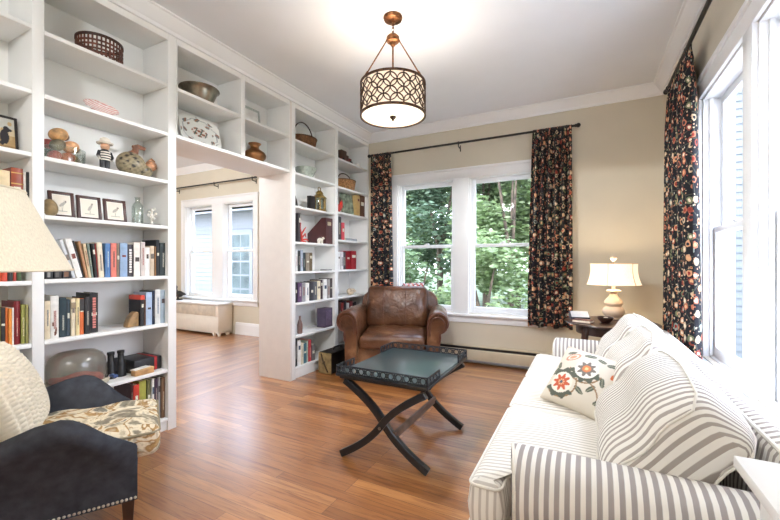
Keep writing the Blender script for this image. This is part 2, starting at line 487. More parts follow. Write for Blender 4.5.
# ------------------------------------------------------------------ double-hung windows
SASH = plain((240, 242, 244), .3, var=.008, scale=3)
def window(name, loc, rz, units, z0, z1, zmeet, case=.1, mull=True, label=None, ends=None, stool_z=.548):
    """units = [(x0,x1)] openings along local x; room side is local -y"""
    w = bpy.data.objects.new(name, None); link(w); w.location = loc; w.rotation_euler = (0, 0, rz); w['kind'] = 'structure'
    X0, X1 = units[0][0], units[-1][1]
    bm = NB()
    # side casings, mullion casings and head with a cap
    for a, b in ((X0-case, X0), (X1, X1+case)):
        box(bm, a, b, -.02, 0, stool_z, z1); 
        if a < X0: box(bm, a-.012, a+.014, -.03, 0, stool_z, z1+.11)
        else: box(bm, b-.014, b+.012, -.03, 0, stool_z, z1+.11)
    for (a, b), (c, d) in zip(units, units[1:]): box(bm, b, c, -.02, .14, stool_z, z1)
    box(bm, X0-case, X1+case, -.02, 0, z1, z1+.09)
    box(bm, X0-case-.014, X1+case+.014, -.032, 0, z1+.09, z1+.118)
    build('casing', bm, TRIM, w, bevel=.004, local=True)
    bm = NB()
    for a, b in units:                                   # jamb lining
        box(bm, a-.002, a+.012, 0, .15, z0, z1); box(bm, b-.012, b+.002, 0, .15, z0, z1)
        box(bm, a, b, 0, .15, z1-.012, z1+.002); box(bm, a, b, .03, .17, z0-.02, z0+.008)
        for q in (a+.012, b-.024): box(bm, q, q+.012, .028, .045, z0, z1)      # stops
    build('jamb', bm, TRIM, w, bevel=.002, local=True)
    bm = NB(); box(bm, X0-case-.03, X1+case+.03, -.055, .045, stool_z-.026, stool_z)
    box(bm, X0-case, X1+case, -.018, 0, stool_z-.10, stool_z-.026)
    build('stool', bm, TRIM, w, bevel=.006, local=True)
    for a, b in units:
        a += .012; b -= .012
        for nm, y0, y1, q0, q1, rb, rt in (('lower_sash', .048, .082, z0+.008, zmeet+.018, .06, .034), ('upper_sash', .084, .116, zmeet-.018, z1-.012, .034, .045)):
            bm = NB()
            box(bm, a, a+.042, y0, y1, q0, q1); box(bm, b-.042, b, y0, y1, q0, q1)
            box(bm, a+.042, b-.042, y0, y1, q0, q0+rb); box(bm, a+.042, b-.042, y0, y1, q1-rt, q1)
            s = build(nm, bm, SASH, w, bevel=.004, local=True)
            g = NB(); box(g, a+.04, b-.04, (y0+y1)/2-.002, (y0+y1)/2+.002, q0+rb-.002, q1-rt+.002)
            build('glass_pane', g, PANE, s, local=True, smooth=False)
            if nm == 'lower_sash':
                k = NB(); c = (a+b)/2
                box(k, c-.03, c+.03, y0+.004, y1-.004, q1, q1+.008); box(k, c-.012, c+.03, y0-.004, y0+.012, q1+.004, q1+.018)
                build('sash_lock', k, SASH, s, bevel=.002, local=True)
    return w
window('window_1', (0, YB, 0), 0, [(-2.065, -1.35), (-1.175, -.46)], ZS, ZH, 1.317)
window('window_2', (0, YB, 0), 0, [(-6.14, -5.47), (-5.205, -4.535)], ZS, ZH, 1.317)
window('window_3', (XR, 0, 0), -PI/2, [(-2.93, -2.20), (-2.09, -1.36)], ZS, 2.12, 1.317, case=.12)
window('window_added_4', (0, YF, 0), PI, [(-.1, 1.0), (1.1, 2.2)], .5, 2.2, 1.317)  # unseen window behind the camera, added to let in more daylight
window('window_added_5', (0, YF, 0), PI, [(3.8, 4.85), (4.95, 6.0)], .5, 2.2, 1.317)  # unseen far-room window, added because that room came out too dark

window('window_added_6', (-7.0, 0, 0), PI/2, [(.4, .98), (1.07, 1.65)], .5, 2.2, 1.317)  # unseen side window, added to brighten the far room
# ------------------------------------------------------------------ baseboard heater
HEATM = plain((206, 194, 170), .45, .1, var=.02)
ht = thing('baseboard_heater', 'long low beige baseboard heater running under the back window', 'heater', (-.9, YB-.035, 0))
bm = NB(); box(bm, -1.75, .6, YB-.066, YB-.060, .035, .150)
prism(bm, [(YB-.066, .150), (YB-.058, .150), (YB-.045, .163), (YB-.048, .168)], 'x', -1.75, .6)
build('front_cover', bm, HEATM, ht, bevel=.002)
bm = NB(); box(bm, -1.75, .6, YB-.012, YB-.001, .0, .19); box(bm, -1.75, .6, YB-.05, YB-.001, .186, .194)
for x in (-1.75, .594): box(bm, x, x+.006, YB-.07, YB-.001, 0, .194)
build('back_plate', bm, HEATM, ht, bevel=.001)
bm = NB(); box(bm, -1.745, .595, YB-.056, YB-.0125, .160, .1855); build('damper_slot_shade', bm, plain((34, 30, 27), .6), ht, smooth=False)  # black box puts in the shade of the damper opening
bm = NB(); box(bm, -1.748, .598, YB-.069, YB-.060, .022, .046); build('bottom_rail', bm, plain((150, 152, 158), .35, .6), ht, bevel=.002)
bm = NB(); box(bm, -1.74, .59, YB-.052, YB-.014, .05, .140)
build('heating_fins', bm, plain((60, 56, 52), .6, .5, var=.3, scale=120), ht)

# ------------------------------------------------------------------ built-in bookcases
ROWS = [2.322, 1.995, 1.675, 1.360, 1.035, .718, .410, .085]
XBK = -2.766
def bookcase(label, loc, uprights, bays, ztop=2.655, zbase=0., plinth=True):
    b = thing('bookcase', label, 'bookcase', loc)
    for (y0, y1, z0) in uprights:
        bm = NB(); box(bm, XBK-.018, XL, y0, y1, z0, ztop)
        build('upright_panel', bm, WHITE, b, bevel=.0025)
    ya, yb = uprights[0][0], uprights[-1][1]
    bm = NB(); box(bm, XBK-.018, XBK, ya+.003, yb-.003, zbase+.002, ztop-.002); build('back_panel', bm, WHITE, b, smooth=False)
    for y0, y1, zs in bays:
        bm = NB(); box(bm, XL-.018, XL+.0005, y0, y1, 2.612, ztop); box(bm, XBK, XL-.018, y0, y1, 2.618, 2.636); build('top_rail', bm, WHITE, b, bevel=.002)
        for z in zs:
            th = .022
            bm = NB(); box(bm, XBK+.001, XL-.002, y0+.0005, y1-.0005, z-th, z); build('shelf', bm, WHITE, b, bevel=.003)
        if plinth:
            bm = NB(); box(bm, XL-.03, XL-.015, y0, y1, 0, zs[-1]-.023); build('plinth', bm, WHITE, b, bevel=.002)
    return b
bookcase('white built-in bookcase left of the doorway, behind the dark armchair', (-2.62, .92, 0),
         [(.22, .262, 0), (.873, .922, 0), (1.575, 1.632, 0)], [(.262, .873, [2.326, 1.996, 1.679, 1.36, 1.03, .713, .41, .085]), (.922, 1.575, [2.321, 1.993, 1.673, 1.369, 1.035, .718, .41, .085])])
br = bookcase('white built-in cupboard shelves bridging over the doorway', (-2.62, 2.2, 1.975),
         [(1.634, 1.642, 2.0), (2.18, 2.222, 2.0), (2.742, 2.75, 2.0)], [(1.642, 2.18, [2.322]), (2.222, 2.742, [2.324])], zbase=2.0, plinth=False)
bm = NB(); box(bm, -2.884, XL+.001, 1.634, 2.75, 1.974, 1.999); build('bottom_board', bm, WHITE, br, bevel=.002)
br2 = bookcase('white built-in bookcase right of the doorway, in the back left corner', (-2.62, 3.5, 0),
         [(2.778, 2.827, 0), (3.475, 3.536, 0), (4.186, YB-.001, 0)], [(2.827, 3.475, [2.317, 1.997, 1.675, 1.327, 1.038, .732, .415, .11]), (3.536, 4.186, [2.313, 1.993, 1.702, 1.386, 1.044, .731, .41, .11])])
bm = NB(); box(bm, -2.886, XL+.001, 2.752, 2.777, 0, 2.655); build('end_panel', bm, plain((226, 220, 214), .5, var=.01), br2, bevel=.003)

# ------------------------------------------------------------------ curtain rods and curtains
def rod(name, label, p0, p1, brs, wall_dir, ball_r=.022):
    p0 = Vector(p0); p1 = Vector(p1); mid = (p0+p1)/2
    r = thing(name, label, 'curtain rod', mid)
    build('pole', tube(NB(), [p0, p1], .012, 12), BLACKIRON, r)
    for p in (p0, p1):
        d = (p-mid).normalized()
        bm = NB(); ball(bm, p+d*.018, ball_r); tube(bm, [p-d*.012, p+d*.004], .016, 12); build('finial', bm, BLACKIRON, r)
    w = Vector(wall_dir)
    for t in brs:
        q = p0.lerp(p1, t); d = (p1-p0).normalized()
        bm = NB(); tube(bm, [q+Vector((0, 0, -.012)), q+Vector((0, 0, -.035)), q+w*.03+Vector((0, 0, -.042)), q+w*.078+Vector((0, 0, -.042))], .007, 8)
        c = q+w*.078+Vector((0, 0, -.042)); tube(bm, [c+Vector((0, 0, -.035)), c+Vector((0, 0, .035))], .006, 8)
        tube(bm, [q-d*.008, q+d*.008], .017, 12)
        build('bracket', bm, BLACKIRON, r)
    return r
rod('curtain_rod', 'long black curtain rod above the back window between two floral curtains', (-2.415, YB-.08, 2.468), (-.085, YB-.08, 2.468), (.03, .49, .95), (0, 1, 0))
rod('curtain_rod', 'black curtain rod running along the right wall above the near window', (XR-.08, 3.56, 2.44), (XR-.08, .9, 2.44), (.02, .5, .97), (1, 0, 0))
rod('curtain_rod', 'thin black curtain rod above the window of the far room', (-6.45, YB-.08, 2.41), (-4.42, YB-.08, 2.41), (.06, .55, .97), (0, 1, 0), .016)

def curtain(label, top_w, bot_w, ztop, zbot, loc, M, folds, amp, seed):
    """sheet hanging in folds; local x along the rod, y across"""
    rr = random.Random(seed); ph = [rr.uniform(-.5, .5) for _ in range(folds+2)]
    bm = NB(); uv = bm.loops.layers.uv.verify()
    nu, nv = folds*14, 44
    G = []; UVs = {}
    for j in range(nv+1):
        t = j/nv; z = ztop+(zbot-ztop)*t; row = []
        for i in range(nu+1):
            s = i/nu
            a = top_w[0]+(top_w[1]-top_w[0])*s; b = bot_w[0]+(bot_w[1]-bot_w[0])*s
            e = min(1, t*1.15); x = a+(b-a)*e**.8
            k = s*folds; f = int(min(folds-1, k))
            sh = ph[f]*(1-(k-f))+ph[f+1]*(k-f)
            A = amp*(.45+.55*min(1, t*6))*(1+.25*sh)
            w = math.sin(2*PI*k+sh*.9*t)
            y = A*(abs(w)**.75)*(1 if w > 0 else -1)
            x += .012*math.sin(4*PI*k+1)*t + .010*sh*t
            if t < .05: y *= .55 + .45*abs(t-.02)/.03 if t < .05 else 1
            zz = z + (.006*math.sin(2*PI*k*1.0) if j == 0 else 0) + (.012*math.sin(2*PI*k*.5+seed) if j == nv else 0)
            v = bm.verts.new(M @ Vector((x, y, zz))); row.append(v); UVs[v] = (s*abs(bot_w[1]-bot_w[0])*2.0, z)
        G.append(row)
    for j in range(nv):
        for i in range(nu):
            f = bm.faces.new((G[j][i], G[j][i+1], G[j+1][i+1], G[j+1][i]))
            for l in f.loops: l[uv].uv = UVs[l.vert]
    o = build('curtain', bm, CURTM, None, recalc=False, ang=80)
    md = o.modifiers.new('cloth', 'SOLIDIFY'); md.thickness = .004; md.offset = 0
    return tag(o, label, 'curtain', 'black floral curtains')
MB_ = Matrix.Translation((0, YB-.08, 0))
curtain('black floral curtain at the left end of the back window, behind the leather armchair', (-2.41, -2.125), (-2.41, -2.105), 2.485, .50, None, MB_, 4, .033, 3)
curtain('black floral curtain at the right end of the back window, left of the lit lamp', (-.485, -.125), (-.545, -.12), 2.485, .475, None, MB_, 6, .036, 5)
MRt = Matrix(((0, 1, 0, XR-.075), (1, 0, 0, 0), (0, 0, 1, 0), (0, 0, 0, 1)))
curtain('black floral curtain in the right-hand corner beside the right wall window', (2.85, 3.50), (2.70, 3.62), 2.46, .30, None, MRt, 5, .032, 8)

# ------------------------------------------------------------------ outdoors
GRASS = plain((62, 78, 44), .95, var=.3, scale=.9)
bm = NB(); box(bm, -30, 30, YB+.16, 60, -.75, -.65); o = struct('lawn', bm, GRASS, smooth=False)
bm = NB(); box(bm, XR+.16, 30, -14, YB+.16, -.75, -.65); box(bm, -30, XR+.16, -14, YF-.16, -.75, -.65); o = struct('lawn', bm, GRASS, smooth=False)

bm = NB(); box(bm, -9, 3, -8.5, YF-.16, -.65, -.42); struct('daylight_bounce_slab', bm, plain((206, 202, 194), .85, var=.06, scale=3), smooth=False)  # pale slab out of view, added to bounce daylight up to the ceiling
bm = NB(); box(bm, XR+.16, 4.2, -8.5, 3.4, -.65, -.42); struct('daylight_bounce_slab', bm, plain((206, 202, 194), .85, var=.06, scale=3), smooth=False)  # second added slab, bouncing daylight in along the right wall
def leaf_mat(name, cols):
    m, nt, b, o = new_mat(name)
    g = N(nt, 'ShaderNodeNewGeometry'); r = ramp(nt, [(i/(len(cols)-1), c) for i, c in enumerate(cols)])
    nt.links.new(g.outputs['Random Per Island'], r.inputs[0]); nt.links.new(r.outputs[0], b.inputs['Base Color'])
    b.inputs['Roughness'].default_value = .55
    tr = N(nt, 'ShaderNodeBsdfTranslucent'); nt.links.new(r.outputs[0], tr.inputs[0])
    mx = N(nt, 'ShaderNodeMixShader'); mx.inputs[0].default_value = .4
    nt.links.new(b.outputs[0], mx.inputs[1]); nt.links.new(tr.outputs[0], mx.inputs[2]); nt.links.new(mx.outputs[0], o.inputs[0])
    return m
LEAVES = [leaf_mat('leaf_light', [(116, 136, 88), (154, 172, 122), (94, 116, 72), (184, 196, 158)]),
          leaf_mat('leaf_mid', [(94, 116, 78), (130, 152, 108), (78, 100, 70), (160, 176, 140)]),
          leaf_mat('leaf_dark', [(78, 100, 76), (108, 130, 102), (66, 86, 66), (140, 158, 130)])]
BARK = plain((84, 72, 60), .9, var=.3, scale=8, bump=.4)
def tree(kind, label, x, y, h, r, z0, nleaf, lm, seed, size=.11, group='trees outside the back window', low=.25):
    rr = random.Random(seed)
    t = thing(kind, label, 'tree' if kind == 'tree' else 'bush', (x, y, -.65), 0, group)
    bm = NB()
    for k in range(3):
        a = rr.uniform(0, 6.28); q = rr.uniform(.1, .5)*r
        tube(bm, [(0, 0, 0), (.05*math.cos(a), .05*math.sin(a), h*.35), (q*math.cos(a), q*math.sin(a), h*.85)], [.03+.008*h, .025+.005*h, .012], 7)
    build('trunk', bm, BARK, t, local=True)
    bm = NB()
    cl = []
    for k in range(16):
        a = rr.uniform(0, 6.28); q = r*math.sqrt(rr.random())*.75
        cl.append((q*math.cos(a), q*math.sin(a), h*(low+(1-low)*rr.random()), r*rr.uniform(.3, .5)))
    for k in range(nleaf):
        cx, cy, cz, cr = cl[rr.randrange(len(cl))]
        d = Vector((rr.gauss(0, 1), rr.gauss(0, 1), rr.gauss(0, 1))).normalized()*cr*rr.random()**.4
        p = Vector((cx, cy, cz))+Vector((d.x, d.y, d.z*.8))
        s = size*rr.uniform(.8, 1.7)
        R = Matrix.Rotation(rr.uniform(0, 6.28), 4, 'Z') @ Matrix.Rotation(rr.uniform(-1.1, 1.1), 4, 'X')
        vs = [bm.verts.new(p + R @ Vector(q)*s) for q in ((-.5, 0, 0), (0, -.28, .05), (.55, 0, 0), (0, .28, .05))]
        bm.faces.new(vs)
    build('foliage', bm, LEAVES[lm], t, local=True, recalc=False, smooth=False)
    return t
tree('bush', 'low pale green bush just outside the right half of the back window', -1.75, 7.3, 2.1, 1.0, 0, 4200, 0, 11, .09, 'bushes outside the back window', .1)
tree('bush', 'mid green bush just outside the left half of the back window', -3.3, 7.6, 2.0, 1.1, 0, 4200, 1, 12, .09, 'bushes outside the back window', .1)
tree('tree', 'light green leafy tree filling the right half of the back window', -1.6, 9.4, 5.6, 1.7, 0, 9000, 0, 13, .12)
tree('tree', 'dark conifer-like tree behind the left half of the back window', -3.6, 10.0, 6.0, 1.5, 0, 9000, 2, 14, .11)
tree('tree', 'mid green tree behind the middle of the back window', -2.7, 11.5, 7.0, 2.0, 0, 9000, 1, 15, .14)
tree('tree', 'tall light green tree at the far left of the back window view', -5.4, 11.0, 7.5, 2.0, 0, 8000, 0, 16, .14)
tree('tree', 'dark green tree at the far right of the back window view', -.4, 11.5, 7.0, 2.0, 0, 8000, 2, 17, .14)
tree('tree', 'pale tree farthest off behind the others outside the back window', -2.2, 14.5, 8.5, 3.0, 0, 9000, 0, 18, .18)
tree('tree', 'broad dark tree farthest off to the left behind the others', -6.8, 15.0, 8.5, 3.0, 0, 8000, 1, 19, .18)

tree('tree', 'pale green tree far behind the right half of the back window view', -4.0, 17.5, 9.5, 3.4, 0, 9000, 0, 20, .2)
tree('tree', 'mid green tree far behind the left half of the back window view', -8.6, 18.5, 9.5, 3.4, 0, 9000, 1, 21, .2)
tree('tree', 'pale tree behind the far right edge of the back window view', -1.2, 16.5, 9.0, 3.0, 0, 9000, 0, 22, .2)
# clapboard wing with a french door, seen through the far room's window
SIDING = plain((98, 102, 105), .7, var=.01)
wing = thing('house_wing', 'pale clapboard house wing with a french door outside the far room window', 'building', (-9, 7.5, -.65))
bm = NB()
z = -.65
while z < 2.75:
    prism(bm, [(7.5, z), (7.478, z), (7.492, z+.125), (7.5, z+.125)], 'x', -13, -9.42)
    prism(bm, [(7.5, z), (7.478, z), (7.492, z+.125), (7.5, z+.125)], 'x', -8.0, -6.6) if False else None
    z += .125
box(bm, -13, -6.6, 7.5, 7.7, -.65, 2.9)
build('siding_wall', bm, SIDING, wing, smooth=False)
bm = NB(); box(bm, -13.2, -6.4, 7.05, 7.7, 2.55, 2.7); box(bm, -13.2, -6.4, 7.05, 7.12, 2.5, 2.86); prism(bm, [(7.05, 2.86), (9.5, 4.6), (9.5, 4.7), (7.0, 2.92)], 'x', -13.2, -6.4)
build('eave', bm, SIDING, wing, smooth=False)
GREYGLASS = plain((62, 72, 72), .5, var=.3, scale=2.5, spec=.15)
def french(x0, x1, cols, nm):
    bm = NB(); box(bm, x0, x1, 7.44, 7.498, -.3, 2.05)
    d = build(nm, bm, SIDING, wing, bevel=.004)
    bm = NB(); w = (x1-x0-.2)/cols
    for c in range(cols):
        for r_ in range(5):
            xa = x0+.1+c*w+.02; za = .05+r_*.38
            box(bm, xa, xa+w-.04, 7.434, 7.439, za, za+.33)
    build('lite_panes', bm, GREYGLASS, d, smooth=False)
    return d
french(-9.4, -9.02, 1, 'side_light')
dd = french(-8.95, -8.05, 2, 'french_door')
bm = NB(); ball(bm, (-8.9, 7.41, .93), .035); build('door_knob', bm, BLACKIRON, dd)
house = thing('neighbour_house', 'pale clapboard house outside the right wall window', 'building', (4.2, 9.2, -.65))
bm = NB(); z = -.65
while z < 4.6:
    prism(bm, [(9.2, z), (9.17, z), (9.19, z+.14), (9.2, z+.14)], 'x', 1.7, 8); z += .14
box(bm, 1.7, 8, 9.2, 13, -.65, 4.7); build('siding_wall', bm, SIDING, house, smooth=False)
bm = NB(); prism(bm, [(1.4, 4.7), (8.3, 4.7), (4.85, 7.4)], 'y', 8.9, 13.2); build('roof', bm, plain((120, 116, 112), .9), house, smooth=False)
# ================================================================= SOFA
sofa = thing('sofa', 'cream and grey striped three-seat sofa with its back to the right wall windows', 'sofa', (.1, 2.0, 0))
def sofa_uv(co, n):
    return (co.x, co.z) if abs(n.y) > .72 else (co.y, co.z)
def arm_uv(co, n):
    return (co.y, co.z) if abs(n.x) > .85 else (co.x, co.z)
def sofa_arm(mir):
    P = [(1.205, .02), (1.205, .48), (1.203, .53), (1.192, .565), (1.17, .588), (1.14, .599), (1.10, .600), (1.065, .590), (1.038, .566), (1.022, .53), (1.018, .49), (1.026, .455), (1.042, .428), (1.056, .41), (1.066, .385), (1.068, .34), (1.068, .02)]
    cy, cz = 1.13, .42
    rings = []
    for x, s in ((-.196, .90), (-.204, .955), (-.196, .985), (-.175, 1.0), (0, 1.0), (.2, 1.0), (.40, 1.0), (.46, 1.0), (.49, .96)):
        r = []
        for y, z in P:
            yy = cy+(y-cy)*s; zz = cz+(z-cz)*s if z > .1 else z
            r.append((x+(.034*max(0, (1.2-yy)/.18) if x < -.17 else 0), 4.0-yy if mir else yy, zz))
        rings.append(r)
    bm = NB(); loft(bm, rings); bmesh.ops.recalc_face_normals(bm, faces=bm.faces)
    stripe_uv(bm, arm_uv)
    o = build('arm', bm, TICK, sofa, ang=50)
    bm = NB(); tube(bm, [( -.199+.034*max(0, (1.2-(cy+(y-cy)*.975))/.18), (4.0-(cy+(y-cy)*.975) if mir else cy+(y-cy)*.975), cz+(z-cz)*.975) for y, z in P[1:-1]], .0045, 6)
    build('piping', bm, CREAMCLOTH, o)
sofa_arm(False); sofa_arm(True)
# base with front rail and skirt
bm = NB(); box(bm, -.298, .47, 1.208, 2.792, .05, .325); box(bm, -.298, -.207, 1.085, 2.915, .05, .325); stripe_uv(bm, sofa_uv)
build('base', bm, TICK, sofa, bevel=.012)
bm = NB(); box(bm, -.306, -.296, 1.08, 2.92, .012, .20); box(bm, -.306, .46, 1.056, 1.066, .012, .20); box(bm, -.306, .46, 2.934, 2.944, .012, .20); stripe_uv(bm, sofa_uv)
build('skirt', bm, TICK, sofa, bevel=.003)
# back frame
prof = [(.375, .05), (.375, .50), (.385, .62), (.393, .665), (.406, .688), (.43, .698), (.456, .690), (.474, .665), (.484, .62), (.495, .30), (.495, .05)]
rings = []
for y, s in ((1.045, .93), (1.052, .98), (1.075, 1.), (1.5, 1.), (2.0, 1.), (2.5, 1.), (2.925, 1.), (2.948, .98), (2.955, .93)):
    rings.append([(.435+(x-.435)*s, y, .4+(z-.4)*s if z > .1 else z) for x, z in prof])
bm = NB(); loft(bm, rings); stripe_uv(bm, lambda c, n: (c.x, c.z) if abs(n.y) > .8 else (c.y, c.z))
bk = build('back', bm, TICKB, sofa, ang=50)
bm = NB(); tube(bm, [(.400, 1.06+1.88*i/20, .684) for i in range(21)], .006, 6); build('piping', bm, CREAMCLOTH, bk)

def rounded(poly, r, n=5):
    out = []
    m = len(poly)
    for i in range(m):
        p = Vector(poly[i]); a = Vector(poly[i-1]); b = Vector(poly[(i+1) % m])
        d1 = (a-p).normalized(); d2 = (b-p).normalized()
        for k in range(n+1):
            t = k/n
            out.append(tuple((p+d1*r)*(1-t)**2 + p*2*t*(1-t) + (p+d2*r)*t*t))
    return out
def seat_cushion(poly, seed):
    ol = rounded(poly, .03)
    c = Vector((sum(p[0] for p in poly)/len(poly), sum(p[1] for p in poly)/len(poly)))
    def off(d): 
        # inset the outline towards its inside
        m = len(ol); res = []
        for i in range(m):
            a = Vector(ol[i-1]); b = Vector(ol[(i+1) % m]); t = (b-a).normalized(); nn = Vector((-t.y, t.x))
            res.append(Vector(ol[i]) + nn*d)
        return res
    rings = []
    for d, z in ((.012, .326), (.002, .334), (0, .345), (-.007, .40), (0, .452), (.003, .462), (.012, .472), (.028, .478)):
        rings.append([(p.x, p.y, z) for p in off(d)])
    bm = NB(); R = loft(bm, rings, True, False)
    bm.faces.new(R[0][::-1])
    # crowned top: fan of shrinking rings
    last = R[-1]; cc = Vector((c.x+.02, c.y, 0))
    for k, (s, z) in enumerate(((.8, .484), (.6, .489), (.4, .492), (.2, .494))):
        ring = [bm.verts.new((cc.x+(v.co.x-cc.x)*s/( .8 if False else 1), cc.y+(v.co.y-cc.y)*s, z)) for v in R[-1]]
        n = len(ring)
        for i in range(n): bm.faces.new((last[i], last[(i+1) % n], ring[(i+1) % n], ring[i]))
        last = ring
    bm.faces.new(last)
    stripe_uv(bm, lambda co, n: (co.x, co.z) if abs(n.y) > .75 and abs(n.z) < .6 else (co.y, co.z))
    o = build('seat_cushion', bm, TICKS, sofa, ang=60)
    bm = NB()
    tube(bm, [(p.x, p.y, .464) for p in off(.001)], .0045, 6, True); tube(bm, [(p.x, p.y, .340) for p in off(-.001)], .0045, 6, True)
    build('piping', bm, CREAMCLOTH, o)
seat_cushion([(-.312, 1.11), (-.215, 1.11), (-.215, 1.212), (.34, 1.212), (.34, 1.782), (-.312, 1.782)], 1)
seat_cushion([(-.312, 1.790), (.34, 1.790), (.34, 2.300), (-.312, 2.300)], 2)
seat_cushion([(-.312, 2.308), (.34, 2.308), (.34, 2.79), (-.215, 2.79), (-.215, 2.905), (-.312, 2.905)], 3)

def back_cushion(y0, y1, hz, cx, cz, lean, tilt, seed, hx=.083):
    hy = (y1-y0)/2
    M = Matrix.Translation((cx, (y0+y1)/2, cz)) @ Matrix.Rotation(math.radians(lean), 4, 'Y') @ Matrix.Rotation(math.radians(tilt), 4, 'X')
    Mi = M.inverted()
    def df(p):
        a, b = p.y/hy, p.z/hz
        q = Vector(p)
        q.x *= 1+.42*max(0, 1-a*a)**.8*max(0, 1-b*b)**.8
        q.y *= 1+.05*max(0, 1-b*b); q.z *= 1+.09*max(0, 1-a*a)
        q.x += .008*math.sin(5*a+seed)+.006*math.sin(7*b+2*seed)
        q.z -= .02*(a*a)**2
        return q
    bm = NB(); rbox(bm, hx, hy, hz, .05, df, 14, M, 4)
    def uvf(co, n):
        p = Mi @ co; m = Mi.to_3x3() @ n
        e = min(1, max(0, (abs(p.y)-(hy-.05))/.05))
        return (math.copysign(1.35*abs(p.y)+e*max(0, p.x+hx)*.95, p.y), p.z)
    stripe_uv(bm, uvf)
    o = build('back_cushion', bm, TICKB, sofa, ang=60)
    bm = NB()
    for sx in (-1, 1):
        pts = []
        K = [(-1, -1), (1, -1), (1, 1), (-1, 1)]
        for i in range(4):
            (a0, b0), (a1, b1) = K[i], K[(i+1) % 4]
            for t in range(10):
                f = .07+.86*t/9
                a = a0+(a1-a0)*f; b = b0+(b1-b0)*f
                pts.append(M @ df(Vector((sx*(hx-.012), a*(hy-.012), b*(hz-.012)))))
        tube(bm, pts, .0035, 6, True)
    build('piping', bm, CREAMCLOTH, o)
back_cushion(1.185, 1.80, .180, .205, .612, 39, 0, 1.0)
back_cushion(1.81, 2.36, .180, .212, .618, 37, -1, 2.2)
back_cushion(2.37, 2.80, .180, .214, .624, 35, 2, 3.1)

# ----------------------------------------------------------------- scatter cushions
def pillow(bm, size, thick, n, M, pinch=.07, bump=None, h=None):
    h = h or size
    V = {}
    def P(i, j, s):
        u = -1+2*i/n; v = -1+2*j/n
        e = max(0, (1-u*u))*max(0, (1-v*v))
        x = size/2*u*(1-pinch*(1-v*v)*abs(u)**2); z = h/2*v*(1-pinch*(1-u*u)*abs(v)**2)
        y = -s*(thick/2)*e**.42
        if bump and e > 0: y -= s*bump(u, v)
        return M @ Vector((x, y, z))
    uvs = []
    for s in (1, -1):
        for j in range(n+1):
            for i in range(n+1):
                edge = i in (0, n) or j in (0, n)
                if s == -1 and edge: V[(i, j, s)] = V[(i, j, 1)]
                else:
                    V[(i, j, s)] = bm.verts.new(P(i, j, s)); uvs.append((-1+2*i/n, -1+2*j/n, s))
    for s in (1, -1):
        for j in range(n):
            for i in range(n):
                q = [V[(i, j, s)], V[(i+1, j, s)], V[(i+1, j+1, s)], V[(i, j+1, s)]]
                bm.faces.new(q if s == 1 else q[::-1])
    return uvs

def frame_matrix(c, right, up):
    r = Vector(right).normalized(); u = Vector(up); u = (u-r*u.dot(r)).normalized(); nback = u.cross(r)  # local y = back
    f = u.cross(r)
    M = Matrix(((r.x, -f.x*-1, u.x, c[0]), (r.y, -f.y*-1, u.y, c[1]), (r.z, -f.z*-1, u.z, c[2]), (0, 0, 0, 1)))
    return M

def floral(u, v):
    cream = (216, 207, 191); green = (92, 96, 84); rust = (196, 96, 66); grey = (120, 112, 106)
    col = cream
    def d(cx, cy): return math.hypot(u-cx, v-cy), math.atan2(v-cy, u-cx)
    # sprays of leaves
    for cx, cy, a, l in ((.58, -.02, 1.9, .15), (.38, -.32, 1.0, .15), (.1, -.48, 2.6, .16), (.62, .62, .3, .16), (-.05, .72, .2, .18), (-.62, .66, .5, .15), (.3, .66, -.3, .14), (-.8, -.1, 1.2, .16), (.66, -.6, .8, .14), (-.78, .1, 2., .14)):
        x = (u-cx)*math.cos(a)+(v-cy)*math.sin(a); y = -(u-cx)*math.sin(a)+(v-cy)*math.cos(a)
        if (x/l)**2+(y/(l*.42))**2 < 1: col = green if abs(y) > .012 else (150, 150, 130)
    # stems
    for cx, cy, R, t0, t1 in ((.05, .22, .46, -2.9, -.2), (-.45, -.42, .44, -2.4, .6), (.15, -.65, .5, .2, 1.9)):
        r, t = d(cx, cy)
        if abs(r-R) < .022 and t0 < t < t1: col = (150, 120, 90)
    # upper flower with a leafy cup
    r, t = d(.05, .22)
    if .30 < r < .43+.05*math.sin(11*t) and -2.9 < t < -.1: col = green
    if r < .32: col = (232, 226, 214)
    if r < .22+.05*math.cos(8*t): col = grey
    if r < .12: col = (206, 128, 84)
    if r < .05: col = (226, 196, 140)
    # lower red flower
    r, t = d(-.45, -.42)
    if .31 < r < .46+.04*math.sin(9*t) and (-2.7 < t < -.5 or .9 < t < 2.6): col = green
    if r < .33: col = (230, 222, 208)
    if r < .22+.06*math.cos(8*t+.3): col = rust
    if r < .10 and abs(math.sin(4*t)) > .7: col = (226, 190, 150)
    if r < .045: col = (80, 92, 104)
    # pink outlined bud, upper left, and rust bud at the right edge
    x = (u+.5)*.8+(v-.5)*.6; y = -(u+.5)*.6+(v-.5)*.8; q = (x/.24)**2+(y/.13)**2
    if .55 < q < 1: col = (196, 140, 116)
    elif q < .22: col = (206, 150, 120)
    x = (u-.80)*.5+(v-.34)*.86; y = -(u-.80)*.86+(v-.34)*.5
    if (x/.16)**2+(y/.08)**2 < 1: col = (200, 104, 62) if x < .04 else (96, 92, 80)
    if abs(v-.93) < .03: col = (206, 170, 150)
    return col
bm = NB()
M = frame_matrix((.0, 1.90, .588), (.88, -.44, -.12), (.34, .60, .72))
uvs = pillow(bm, .30, .14, 110, M)
o = build('throw_pillow', bm, painted(.95), None, recalc=True, ang=180)
paint_attr(o, lambda co, i: floral(uvs[i][0], uvs[i][1]) if uvs[i][2] == 1 else (210, 202, 186))
tag(o, 'cream pillow embroidered with red and grey flowers on the striped sofa', 'pillow')

